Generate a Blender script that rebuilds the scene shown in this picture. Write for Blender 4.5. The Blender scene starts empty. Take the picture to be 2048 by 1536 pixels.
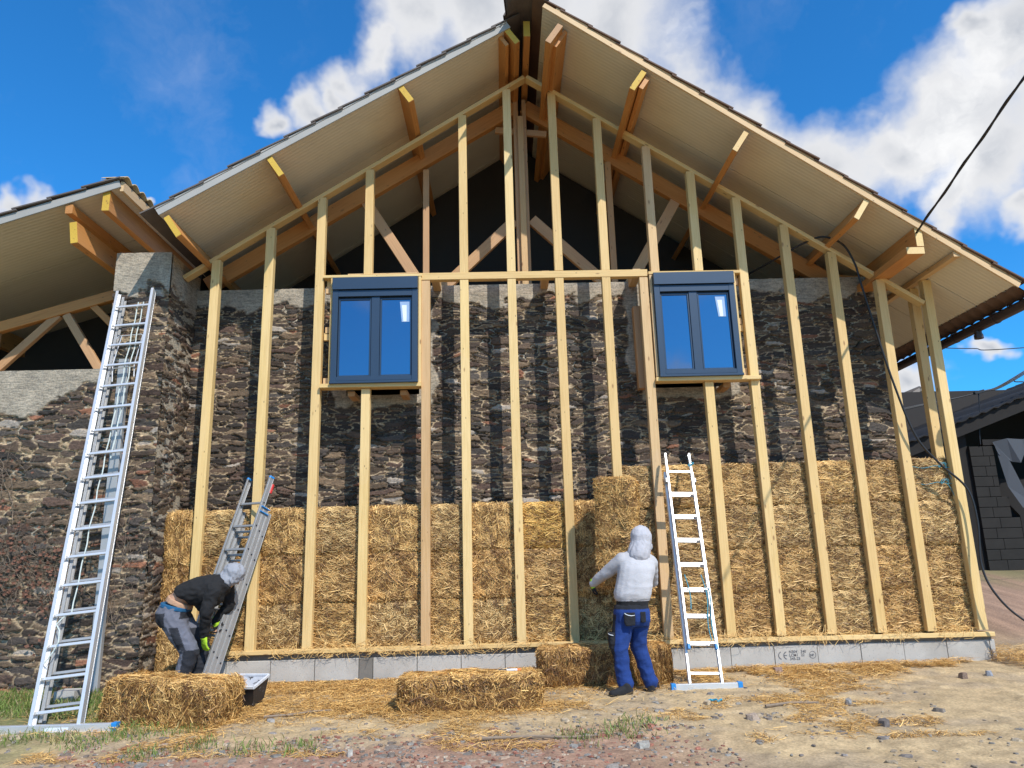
import bpy, math, random
import numpy as np
from mathutils import Vector, Matrix, noise as mnoise
random.seed(7); RNG = np.random.default_rng(11)
SC = bpy.context.scene; COL = SC.collection
R = math.radians

# ---------------------------------------------------------------- camera
cam_d = bpy.data.cameras.new('camera'); cam = bpy.data.objects.new('camera', cam_d); COL.objects.link(cam)
cam_d.sensor_width = 36; cam_d.lens = 1480.2 * 36 / 2048; cam_d.clip_end = 4000; cam_d.clip_start = .05
PITCH, ROLL, YAW = .23165, -.02725, .01684
cp, sp, cy, sy = math.cos(PITCH), math.sin(PITCH), math.cos(YAW), math.sin(YAW)
fwd = Vector((sy*cp, cy*cp, sp)); rt = Vector((cy, -sy, 0)); up = rt.cross(fwd)
r2 = rt*math.cos(ROLL) + up*math.sin(ROLL); u2 = up*math.cos(ROLL) - rt*math.sin(ROLL)
M = Matrix((r2, u2, -fwd)).transposed().to_4x4(); M.translation = (0, -8.8532, 1.3117)
cam.matrix_world = M; SC.camera = cam

# ---------------------------------------------------------------- sun, sky, exposure
SUN_AZ, SUN_EL = R(30), R(46)
sdir = Vector((math.sin(SUN_AZ)*math.cos(SUN_EL), -math.cos(SUN_AZ)*math.cos(SUN_EL), math.sin(SUN_EL)))
ld = bpy.data.lights.new('sun', 'SUN'); ld.energy = 4.6; ld.angle = R(.55); ld.color = (1, .955, .88)
sun = bpy.data.objects.new('sun', ld); COL.objects.link(sun)
sun.rotation_euler = sdir.to_track_quat('Z', 'Y').to_euler()
SC.view_settings.view_transform = 'Standard'; SC.view_settings.look = 'None'
SC.view_settings.exposure = 0.0; SC.view_settings.gamma = 1; SC.view_settings.use_curve_mapping = False
SC.cycles.max_bounces = 6; SC.cycles.diffuse_bounces = 3; SC.cycles.glossy_bounces = 3; SC.cycles.transparent_max_bounces = 8

class NT:
    """small helper to write node trees"""
    def __init__(s, tree): s.t = tree; s.n = tree.nodes; s.l = tree.links
    def new(s, typ, **kw):
        nd = s.n.new(typ)
        ins = kw.pop('ins', {})
        for k, v in kw.items(): setattr(nd, k, v)
        for k, v in ins.items(): s.set(nd.inputs[k], v)
        return nd
    def set(s, sock, v):
        if isinstance(v, bpy.types.NodeSocket): s.l.new(v, sock)
        elif isinstance(v, bpy.types.Node): s.l.new(v.outputs[0], sock)
        else: sock.default_value = v
    def math(s, op, a, b=0.5, c=None, clamp=False):
        nd = s.new('ShaderNodeMath', operation=op, use_clamp=clamp)
        s.set(nd.inputs[0], a); s.set(nd.inputs[1], b)
        if c is not None: s.set(nd.inputs[2], c)
        return nd.outputs[0]
    def noise(s, vec, scale, detail=4, rough=.55, dist=0.0):
        nd = s.new('ShaderNodeTexNoise', ins={'Scale': scale, 'Detail': detail, 'Roughness': rough, 'Distortion': dist})
        if vec is not None: s.set(nd.inputs['Vector'], vec)
        return nd.outputs[0]
    def ramp(s, fac, stops, interp='LINEAR'):
        nd = s.new('ShaderNodeValToRGB'); nd.color_ramp.interpolation = interp
        e = nd.color_ramp.elements
        while len(e) < len(stops): e.new(.5)
        for i, (p, c) in enumerate(stops):
            e[i].position = p; e[i].color = (*c, 1) if len(c) == 3 else c
        s.set(nd.inputs[0], fac); return nd.outputs[0]
    def maprange(s, v, a, b, c=0., d=1., smooth=False):
        nd = s.new('ShaderNodeMapRange', interpolation_type='SMOOTHSTEP' if smooth else 'LINEAR')
        s.set(nd.inputs[0], v)
        for i, x in zip((1, 2, 3, 4), (a, b, c, d)): s.set(nd.inputs[i], x)
        return nd.outputs[0]
    def mix(s, fac, a, b, mode='MIX'):
        nd = s.new('ShaderNodeMix', data_type='RGBA', blend_type=mode)
        s.set(nd.inputs[0], fac)
        for i, v in ((6, a), (7, b)):
            if isinstance(v, tuple) and len(v) == 3: v = (*v, 1)
            s.set(nd.inputs[i], v)
        return nd.outputs[2]
    def mapping(s, vec, scale=(1, 1, 1), rot=(0, 0, 0), loc=(0, 0, 0)):
        nd = s.new('ShaderNodeMapping'); s.set(nd.inputs[0], vec)
        nd.inputs['Scale'].default_value = scale; nd.inputs['Rotation'].default_value = rot; nd.inputs['Location'].default_value = loc
        return nd.outputs[0]

world = bpy.data.worlds.new('World'); SC.world = world; world.use_nodes = True
W = NT(world.node_tree); W.n.clear()
sky = W.new('ShaderNodeTexSky', sky_type='NISHITA', sun_disc=False, sun_elevation=SUN_EL, sun_rotation=math.pi - SUN_AZ)
sky.altitude = 100; sky.air_density = 1.0; sky.dust_density = .3; sky.ozone_density = 3.0
geo = W.new('ShaderNodeTexCoord').outputs['Generated']
nrm = W.new('ShaderNodeVectorMath', operation='NORMALIZE'); W.set(nrm.inputs[0], geo); dirv = nrm.outputs[0]
# cumulus banks: (azimuth deg from +Y towards +X, elevation deg, radius deg)
BLOBS = [(-6.4, 39.4, 3.7), (-1.0, 40.1, 5.1), (4.3, 38.7, 5.7), (10.9, 38.2, 5.6), (15.2, 34.1, 4.0), (18.6, 31.3, 3.0), (0.6, 35.9, 3.8), (-15.6, 33.3, 2.1), (-18.7, 32.0, 1.5), (-12.4, 35.8, 2.0), (23.3, 28.4, 3.1), (26.7, 27.0, 3.9), (30.9, 27.0, 3.4), (34.9, 27.8, 4.3), (38.6, 31.1, 3.1), (36.7, 24.1, 4.0), (33.4, 22.7, 2.1), (40.6, 26.8, 4.6), (36.7, 32.4, 1.6), (30.7, 10.7, 1.9), (29.7, 7.8, 1.8), (-34.2, 23.5, 1.4), (-35.9, 22.6, 1.3), (-26.8, 24.3, 0.4), (34.2, 12.6, 1.0), (37.0, 12.7, 1.0), (37.7, 20.3, 1.8), (170, 42, 9.5), (192, 25, 4.6), (150, 30, 8.5), (200, 50, 10.6), (220, 25, 12.7), (120, 35, 14.8), (95, 45, 12.7), (-100, 20, 14.8), (-70, 45, 12.7), (60, 20, 10.6), (140, 12, 7.4), (165, 8, 6.4), (161, 24, 5.0), (168, 13.3, 1.4), (17.0, 33.0, 3.8), (21.5, 30.5, 3.4), (-9.5, 37.5, 2.2), (-13.5, 34.5, 1.7)]
warp = W.new('ShaderNodeTexNoise', ins={'Scale': 5.5, 'Detail': 5, 'Roughness': .6}); W.set(warp.inputs['Vector'], dirv)
wv = W.new('ShaderNodeVectorMath', operation='SUBTRACT'); W.set(wv.inputs[0], warp.outputs['Color']); wv.inputs[1].default_value = (.5, .5, .5)
ws = W.new('ShaderNodeVectorMath', operation='SCALE'); W.set(ws.inputs[0], wv.outputs[0]); ws.inputs['Scale'].default_value = .16
wa = W.new('ShaderNodeVectorMath', operation='ADD'); W.set(wa.inputs[0], dirv); W.set(wa.inputs[1], ws.outputs[0]); wd = wa.outputs[0]
field = None
for az, el, rad in BLOBS:
    a, e = R(az), R(el)
    d = W.new('ShaderNodeVectorMath', operation='DISTANCE'); W.set(d.inputs[0], wd)
    d.inputs[1].default_value = (math.sin(a)*math.cos(e), math.cos(a)*math.cos(e), math.sin(e))
    f = W.math('MULTIPLY_ADD', d.outputs['Value'], -1/(R(rad)), 1.0)   # 1 at the centre, 0 at the rim
    field = f if field is None else W.math('SMOOTH_MAX', field, f, .25)
n1 = W.noise(wd, 7, 8, .58); n2 = W.noise(W.mapping(dirv, loc=(3, 1, 2)), 2.2, 5, .5)
den = W.math('ADD', field, W.math('MULTIPLY', W.math('SUBTRACT', n1, .5), 1.1))
mask = W.maprange(den, -.22, .60, 0, 1, True)
wisp = W.math('MULTIPLY', W.maprange(n1, .5, .85, 0, .22), W.maprange(n2, .42, .62, 0, 1))
mask = W.math('MAXIMUM', mask, wisp)
core = W.maprange(W.math('ADD', den, W.math('MULTIPLY', W.math('SUBTRACT', n2, .5), 2.0)), .3, 1.25, 0, 1, True)
ccol = W.mix(core, (.95, .96, .99), (.50, .55, .64))
hi = W.maprange(n1, .52, .75, 0, 1, True)
ccol = W.mix(W.math('MULTIPLY', hi, .8), ccol, (1.25, 1.25, 1.25))
skyc = W.mix(1.0, sky.outputs[0], (.26, 1.12, 1.75), 'MULTIPLY')
bg1 = W.new('ShaderNodeBackground', ins={'Color': skyc, 'Strength': .125})
bg2 = W.new('ShaderNodeBackground', ins={'Color': ccol, 'Strength': .86})
ms = W.new('ShaderNodeMixShader'); W.set(ms.inputs[0], mask); W.set(ms.inputs[1], bg1.outputs[0]); W.set(ms.inputs[2], bg2.outputs[0])
wo = W.new('ShaderNodeOutputWorld'); W.set(wo.inputs[0], ms.outputs[0])

# ---------------------------------------------------------------- materials
def mat(name):
    m = bpy.data.materials.new(name); m.use_nodes = True
    t = NT(m.node_tree); b = m.node_tree.nodes['Principled BSDF']
    return m, t, b
def bump(t, b, h, strength=.5, dist=.01):
    bn = t.new('ShaderNodeBump', ins={'Strength': strength, 'Distance': dist}); t.set(bn.inputs['Height'], h)
    t.set(b.inputs['Normal'], bn.outputs[0])
def plain(name, col, rough=.6, metal=0, var=.12, scale=8, bstr=.0):
    m, t, b = mat(name); tc = t.new('ShaderNodeTexCoord').outputs['Object']
    n = t.noise(tc, scale, 5, .6)
    c = t.mix(n, tuple(max(0, x*(1-var)) for x in col), tuple(min(1, x*(1+var)) for x in col))
    t.set(b.inputs['Base Color'], c); b.inputs['Roughness'].default_value = rough; b.inputs['Metallic'].default_value = metal
    if bstr: bump(t, b, t.noise(tc, scale*6, 4), bstr, .004)
    return m
def wood(name, c1, c2, knot=(.22, .09, .03), rough=.62):
    """grain runs along the attribute 'gc' (x = along the piece)"""
    m, t, b = mat(name); gc = t.new('ShaderNodeAttribute', attribute_name='gc').outputs['Vector']
    g = t.noise(t.mapping(gc, (1.0, 26, 26)), 3.0, 5, .6, .4)
    big = t.noise(t.mapping(gc, (.5, 2, 2)), 1.3, 3)
    f = t.math('ADD', t.math('MULTIPLY', g, .65), t.math('MULTIPLY', big, .45))
    c = t.ramp(f, [(.36, c2), (.62, c1)])
    pc = t.new('ShaderNodeSeparateXYZ', ins={0: t.new('ShaderNodeAttribute', attribute_name='pc').outputs['Vector']})
    c = t.mix(t.maprange(pc.outputs[0], 0, 1, 0, .8), c, t.mix(1, c, (.84, .76, .66), 'MULTIPLY'))
    c = t.mix(t.math('MULTIPLY', t.math('GREATER_THAN', t.noise(t.mapping(gc, (.12, .5, .5)), 3.0, 2), .56), .30), c, t.mix(1, c, (1.0, .97, .78), 'MULTIPLY'))
    sp_ = t.new('ShaderNodeTexVoronoi', ins={'Scale': 1.0}); t.set(sp_.inputs['Vector'], t.mapping(gc, (5.1, 17, 17), loc=(3, 2, 1))); c = t.mix(t.maprange(sp_.outputs['Distance'], .055, .085, .85, 0), c, (.07, .04, .02))
    v = t.new('ShaderNodeTexVoronoi', ins={'Scale': 1.0}); t.set(v.inputs['Vector'], t.mapping(gc, (3.2, 9, 9)))
    k = t.maprange(v.outputs['Distance'], .045, .14, 1, 0, True)
    c = t.mix(t.math('MULTIPLY', k, .75), c, knot)
    t.set(b.inputs['Base Color'], c); b.inputs['Roughness'].default_value = rough
    bump(t, b, g, .25, .002)
    return m
M_STUD = wood('pale_pine', (.80, .575, .265), (.64, .435, .17))
M_STUD2 = wood('pinkish_pine', (.70, .48, .26), (.56, .36, .17))
M_BEAM = wood('larch_beam', (.60, .28, .085), (.45, .185, .05), rough=.55)
M_TRUSS = wood('truss_timber', (.56, .33, .165), (.44, .24, .115))
M_ENDY = wood('yellow_end_paint', (.70, .46, .06), (.56, .35, .04))
M_DARKW = wood('weathered_board', (.06, .045, .035), (.035, .028, .022))

def m_stone():
    m, t, b = mat('schist_rubble'); tc = t.new('ShaderNodeTexCoord').outputs['Object']
    a = t.new('ShaderNodeAttribute', attribute_name='tint').outputs['Color']
    n = t.noise(t.mapping(tc, (5, 5, 26)), 2.4, 9, .75)
    n2 = t.noise(tc, 46, 4, .65)
    f = t.math('ADD', t.math('MULTIPLY', n, .9), t.math('MULTIPLY', n2, .5))
    c = t.mix(1, a, t.ramp(f, [(.40, (.45, .44, .44)), (.60, (.92, .91, .90)), (.80, (1.9, 1.8, 1.68))]), 'MULTIPLY')
    t.set(b.inputs['Base Color'], c); b.inputs['Roughness'].default_value = .82
    bump(t, b, f, .9, .014); return m
M_STONE = m_stone()
def m_block():
    m, t, b = mat('pale_concrete_block'); tc = t.new('ShaderNodeTexCoord').outputs['Object']
    n = t.noise(tc, 5, 5, .6); v = t.noise(tc, 95, 2, .5)
    n2 = t.noise(tc, 1.7, 4, .6); c = t.mix(n, (.38, .355, .32), (.54, .51, .465)); c = t.mix(t.maprange(n2, .5, .68, 0, .5), c, (.30, .27, .23)); c = t.mix(t.maprange(v, .28, .36, .6, 0), c, (.13, .115, .10))
    t.set(b.inputs['Base Color'], c); b.inputs['Roughness'].default_value = .9; bump(t, b, t.noise(tc, 140, 3), .5, .004); return m
M_BLOCK = m_block()
M_CEMENT = plain('grey_cement', (.27, .245, .21), .92, 0, .25, 6, .5)
M_MORTAR = plain('shade_dark_mortar', (.17, .155, .135), .95, 0, .25, 9, .5)  # shade over the mortar bed is put into this darker grey
def m_straw(name, c_lo, c_hi, c_dark, objtint=True):
    m, t, b = mat(name)
    a = t.new('ShaderNodeSeparateColor', ins={0: t.new('ShaderNodeAttribute', attribute_name='tint').outputs['Color']}).outputs[0]
    c = t.ramp(a, [(0, c_dark), (.35, c_lo), (.75, c_hi), (1, tuple(min(1, x*1.25) for x in c_hi))])
    if objtint:
        oc = t.new('ShaderNodeObjectInfo').outputs['Color']; c = t.mix(1, c, oc, 'MULTIPLY')
    t.set(b.inputs['Base Color'], c); b.inputs['Roughness'].default_value = .55
    return m
M_STRAW = m_straw('straw', (.45, .255, .085), (.78, .525, .22), (.15, .072, .022))
def m_strawbody():
    m, t, b = mat('packed_straw'); tc = t.new('ShaderNodeTexCoord').outputs['Object']
    n = t.noise(t.mapping(tc, (30, 30, 70)), 1.6, 6, .7, 1.2)
    c = t.ramp(n, [(.35, (.06, .028, .011)), (.55, (.22, .12, .045)), (.72, (.42, .27, .11))])
    c = t.mix(1, c, t.new('ShaderNodeObjectInfo').outputs['Color'], 'MULTIPLY')
    t.set(b.inputs['Base Color'], c); b.inputs['Roughness'].default_value = .8; bump(t, b, n, 1, .02); return m
M_SBODY = m_strawbody()
def m_soffit():
    m, t, b = mat('ribbed_cream_panel'); tc = t.new('ShaderNodeTexCoord').outputs['Object']
    w = t.new('ShaderNodeTexWave', wave_type='BANDS', bands_direction='Y', wave_profile='SIN', ins={'Scale': 5.2, 'Distortion': 0.0})
    t.set(w.inputs['Vector'], tc)
    n = t.noise(tc, 1.6, 4)
    c = t.mix(n, (.64, .555, .41), (.78, .70, .54)); c = t.mix(t.maprange(t.noise(t.mapping(tc, (.5, 3, .5)), 2, 5, .7), .55, .75, 0, .35), c, (.50, .42, .30)); c = t.mix(t.maprange(w.outputs[1], .0, .5, .14, 0), c, (.46, .40, .30))
    t.set(b.inputs['Base Color'], c); b.inputs['Roughness'].default_value = .5; bump(t, b, w.outputs[1], .3, .008); return m
M_SOFFIT = m_soffit()
M_TILE = plain('slate_grey_tile', (.115, .095, .085), .8, 0, .3, 7, .3)
M_TILEB = plain('brown_fibre_tile', (.13, .075, .05), .8, 0, .3, 7, .3)
M_FASCIA = plain('grey_white_metal_trim', (.37, .355, .33), .7, 0, .15, 3)
M_GUTTER = plain('brown_gutter', (.055, .036, .032), .4, .1, .2, 4)
M_FRAME = plain('blue_grey_aluminium', (.032, .058, .098), .42, .25, .08, 3)
M_FRAMED = plain('dark_rubber_seal', (.012, .016, .028), .6)
M_ALU = plain('brushed_aluminium', (.76, .76, .76), .38, .6, .1, 12)
M_ALU2 = plain('dull_aluminium', (.42, .42, .42), .5, .55, .12, 10)
M_BLUE = plain('blue_plastic_cap', (.02, .24, .62), .45)
M_RED = plain('red_plastic', (.60, .03, .03), .5)
M_ROPE = plain('pale_rope', (.55, .60, .56), .8, 0, .35, 40)
M_TWINE = plain('blue_green_twine', (.04, .26, .34), .7, 0, .3, 40)
M_CABLE = plain('black_cable', (.012, .012, .014), .5)
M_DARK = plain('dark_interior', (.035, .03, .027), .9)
M_ZINC = plain('grey_zinc_post', (.42, .42, .42), .55, .3, .15, 5)
M_PAPER = plain('white_protective_sticker', (.72, .78, .85), .6)
def m_glass():
    m, t, b = mat('window_glass')
    b.inputs['Base Color'].default_value = (.010, .016, .035, 1); b.inputs['Roughness'].default_value = .015
    g = t.new('ShaderNodeBsdfGlossy', ins={'Color': (.62, .72, .90, 1), 'Roughness': .01})
    lw = t.new('ShaderNodeFresnel', ins={'IOR': 1.9}); f = t.math('ADD', t.math('MULTIPLY', lw, 1.0), .20)
    mx = t.new('ShaderNodeMixShader'); t.set(mx.inputs[0], f); t.set(mx.inputs[1], b.outputs[0]); t.set(mx.inputs[2], g.outputs[0])
    tc = t.new('ShaderNodeTexCoord').outputs['Object']; bn = t.new('ShaderNodeBump', ins={'Strength': .04, 'Distance': .02})
    t.set(bn.inputs['Height'], t.noise(tc, 2.5, 2)); t.set(g.inputs['Normal'], bn.outputs[0])
    t.set(t.n['Material Output'].inputs[0], mx.outputs[0]); return m
M_GLASS = m_glass()
def vcol(name, rough=.85, bstr=.4, bscale=60, mul=.25):
    m, t, b = mat(name); tc = t.new('ShaderNodeTexCoord').outputs['Object']
    a = t.new('ShaderNodeAttribute', attribute_name='tint').outputs['Color']
    n = t.noise(tc, bscale, 5, .6)
    c = t.mix(1, a, t.ramp(n, [(.3, (1-mul,)*3), (.7, (1+mul,)*3)]), 'MULTIPLY')
    t.set(b.inputs['Base Color'], c); b.inputs['Roughness'].default_value = rough
    if bstr: bump(t, b, n, bstr, .006)
    return m
M_GROUND = vcol('dirt_ground', .95, .8, 45, .3)
M_CHIP = vcol('stone_chips', .85, .5, 60, .3)
M_GRASS = vcol('grass_blades', .6, 0, 10, .2)
def m_cloth():
    m, t, b = mat('work_cloth'); tc = t.new('ShaderNodeTexCoord').outputs['Object']
    a = t.new('ShaderNodeAttribute', attribute_name='tint').outputs['Color']; n = t.noise(tc, 320, 3); c1 = t.noise(t.mapping(tc, (1, 1, 1.8)), 8, 3, .5, 1.2); c2 = t.noise(tc, 5, 4, .6)
    c = t.mix(1, a, t.ramp(t.math('ADD', t.math('MULTIPLY', n, .4), t.math('MULTIPLY', c2, .6)), [(.35, (.82,)*3), (.65, (1.12,)*3)]), 'MULTIPLY')
    t.set(b.inputs['Base Color'], c); b.inputs['Roughness'].default_value = .92
    rg_ = t.math('ABSOLUTE', t.math('SUBTRACT', c1, .5)); b1 = t.new('ShaderNodeBump', ins={'Strength': .25, 'Distance': .03}); t.set(b1.inputs['Height'], rg_)
    b2 = t.new('ShaderNodeBump', ins={'Strength': .25, 'Distance': .004}); t.set(b2.inputs['Height'], n); t.set(b2.inputs['Normal'], b1.outputs[0]); t.set(b.inputs['Normal'], b2.outputs[0]); return m
M_CLOTH = m_cloth()
M_VINE = plain('dry_vine_stem', (.24, .18, .13), .9, 0, .3, 30)

# ---------------------------------------------------------------- mesh helpers
class MB:
    """collects shapes; build() links them as ONE mesh object"""
    def __init__(s): s.v = []; s.f = []; s.g = []; s.p = []; s.t = []; s.m = []
    def _add(s, vs, fs, gs=None, pc=0., tint=(1, 1, 1), mi=0):
        o = len(s.v); s.v += [tuple(x) for x in vs]; s.f += [tuple(i+o for i in f) for f in fs]; s.m += [mi]*len(fs)
        s.g += gs if gs is not None else [tuple(x) for x in vs]
        s.p += [pc]*len(vs); s.t += [tint]*len(vs)
    def beam(s, p0, p1, w, h, side=(1, 0, 0), ch=.004, pc=None, tint=(1, 1, 1), mi=0):
        """bar from p0 to p1; w = size along side, h = size across it; edges chamfered"""
        p0, p1 = Vector(p0), Vector(p1); d = (p1-p0); L = d.length; d.normalize()
        u = Vector(side); u = (u - d*u.dot(d)).normalized(); v = d.cross(u)
        a, b = w/2, h/2; c = min(ch, a*.4, b*.4)
        sec = [(a-c, -b), (a, -b+c), (a, b-c), (a-c, b), (-a+c, b), (-a, b-c), (-a, -b+c), (-a+c, -b)]
        off = random.random()*50; pc = random.random() if pc is None else pc
        vs, gs = [], []
        for k, q in enumerate((p0, p1)):
            for x, y in sec: vs.append(q+u*x+v*y); gs.append((off+k*L, off+x+a, off+y))
        fs = [(i, (i+1) % 8, 8+(i+1) % 8, 8+i) for i in range(8)] + [tuple(range(7, -1, -1)), tuple(range(8, 16))]
        s._add(vs, fs, gs, pc, tint, mi)
    def box(s, lo, hi, **k):
        lo, hi = Vector(lo), Vector(hi); c = (lo+hi)/2; z = hi-lo
        if z.z >= z.x: s.beam((c.x, c.y, lo.z), (c.x, c.y, hi.z), z.x, z.y, **k)
        else: s.beam((lo.x, c.y, c.z), (hi.x, c.y, c.z), z.y, z.z, side=(0, 1, 0), **k)
    def tube(s, pts, r, n=8, cap=True, tint=(1, 1, 1), mi=0):
        pts = [Vector(p) for p in pts]; rs = r if isinstance(r, (list, tuple)) else [r]*len(pts)
        vs, fs = [], []; ref = Vector((.3, .2, 1)).normalized()
        for i, p in enumerate(pts):
            d = (pts[min(i+1, len(pts)-1)]-pts[max(i-1, 0)]).normalized()
            u = d.cross(ref); u = u.normalized() if u.length > .05 else d.orthogonal().normalized(); v = d.cross(u)
            for k in range(n):
                a = 2*math.pi*k/n; vs.append(p+(u*math.cos(a)+v*math.sin(a))*rs[i])
        for i in range(len(pts)-1):
            for k in range(n): fs.append((i*n+k, i*n+(k+1) % n, (i+1)*n+(k+1) % n, (i+1)*n+k))
        if cap: fs += [tuple(range(n-1, -1, -1)), tuple(range((len(pts)-1)*n, len(pts)*n))]
        s._add(vs, fs, None, 0, tint, mi)
    def poly_prism(s, pts, off, tint=(1, 1, 1), pc=0, mi=0):
        """polygon pts (3d) extruded by vector off"""
        n = len(pts); o = Vector(off); a = [Vector(p) for p in pts]; b = [p+o for p in a]
        fs = [tuple(range(n)), tuple(range(2*n-1, n-1, -1))] + [(i, n+i, n+(i+1) % n, (i+1) % n) for i in range(n)]
        s._add(a+b, fs, None, pc, tint, mi)
    def chip(s, c, sx, sy, sz, rz, tint):
        n = random.choice((5, 6, 7)); vs = []
        for z, k in ((0, 1), (1, .78)):
            for i in range(n):
                a = 2*math.pi*i/n+random.uniform(-.3, .3); rr = random.uniform(.75, 1.1)*k
                x, y = sx*rr*math.cos(a), sy*rr*math.sin(a)
                vs.append((c[0]+x*math.cos(rz)-y*math.sin(rz), c[1]+x*math.sin(rz)+y*math.cos(rz), c[2]+(z-.35)*sz*random.uniform(.7, 1.2)))
        fs = [tuple(range(n, 2*n))]+[(i, (i+1) % n, n+(i+1) % n, n+i) for i in range(n)]
        s._add(vs, fs, None, 0, tint)
    def build(s, name, mats, parent=None, smooth=False):
        me = bpy.data.meshes.new(name); me.from_pydata(s.v, [], s.f)
        mats = mats if isinstance(mats, (list, tuple)) else [mats]
        for m in mats: me.materials.append(m)
        if len(mats) > 1: me.polygons.foreach_set('material_index', s.m)
        me.attributes.new('gc', 'FLOAT_VECTOR', 'POINT').data.foreach_set('vector', np.array(s.g, 'f').ravel())
        pv = np.zeros((len(s.v), 3), 'f'); pv[:, 0] = s.p
        me.attributes.new('pc', 'FLOAT_VECTOR', 'POINT').data.foreach_set('vector', pv.ravel())
        tv = np.ones((len(s.v), 4), 'f'); tv[:, :3] = np.array(s.t, 'f').reshape(-1, 3)
        me.attributes.new('tint', 'FLOAT_COLOR', 'POINT').data.foreach_set('color', tv.ravel())
        if smooth: me.polygons.foreach_set('use_smooth', [True]*len(me.polygons))
        me.update(); o = bpy.data.objects.new(name, me); COL.objects.link(o)
        if parent: link(o, parent)
        return o
def link(o, parent):
    o.parent = parent
    o.matrix_parent_inverse = Matrix.Identity(4)
    if parent.type == 'EMPTY':
        o.matrix_parent_inverse = parent.matrix_basis.inverted()
def npmesh(name, v, quads, mats, tint=None, parent=None, smooth=True, mi=None):
    me = bpy.data.meshes.new(name); nv, nf = len(v), len(quads)
    me.vertices.add(nv); me.vertices.foreach_set('co', np.asarray(v, 'f').ravel())
    me.loops.add(nf*4); me.loops.foreach_set('vertex_index', np.asarray(quads, 'i').ravel())
    me.polygons.add(nf); me.polygons.foreach_set('loop_start', np.arange(0, nf*4, 4, dtype='i'))
    try: me.polygons.foreach_set('loop_total', np.full(nf, 4, 'i'))
    except Exception: pass
    mats = mats if isinstance(mats, (list, tuple)) else [mats]
    for m in mats: me.materials.append(m)
    if mi is not None: me.polygons.foreach_set('material_index', np.asarray(mi, 'i'))
    if smooth: me.polygons.foreach_set('use_smooth', np.ones(nf, bool))
    if tint is not None:
        tv = np.ones((nv, 4), 'f'); tv[:, :tint.shape[1]] = tint
        me.attributes.new('tint', 'FLOAT_COLOR', 'POINT').data.foreach_set('color', tv.ravel())
    me.update(calc_edges=True); me.validate()
    o = bpy.data.objects.new(name, me); COL.objects.link(o)
    if parent: link(o, parent)
    return o
def empty(name, loc, label, cat, group=None):
    o = bpy.data.objects.new(name, None); o.empty_display_size = .2; COL.objects.link(o); o.location = loc
    o.matrix_basis = Matrix.Translation(loc)
    return tag(o, label, cat, group)
def tag(o, label, cat, group=None):
    o['label'] = label; o['category'] = cat
    if group: o['group'] = group
    return o
def kind(o, k='structure', label=None, cat=None):
    o['kind'] = k
    if label: o['label'] = label
    if cat: o['category'] = cat
    return o

# numpy value noise
_NT = RNG.random((256, 256))
def vn(x, y, seed=0):
    x = x+seed*17.3; y = y+seed*9.7
    xi = np.floor(x).astype(int); yi = np.floor(y).astype(int); fx = x-xi; fy = y-yi
    fx = fx*fx*(3-2*fx); fy = fy*fy*(3-2*fy)
    g = lambda a, b: _NT[a % 256, b % 256]
    return (g(xi, yi)*(1-fx)+g(xi+1, yi)*fx)*(1-fy)+(g(xi, yi+1)*(1-fx)+g(xi+1, yi+1)*fx)*fy
def fbm(x, y, o=4, seed=0, r=.5):
    s = 0; a = 1; n = 0
    for i in range(o): s = s+a*vn(x*2**i, y*2**i, seed+i); n += a; a *= r
    return s/n

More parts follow.
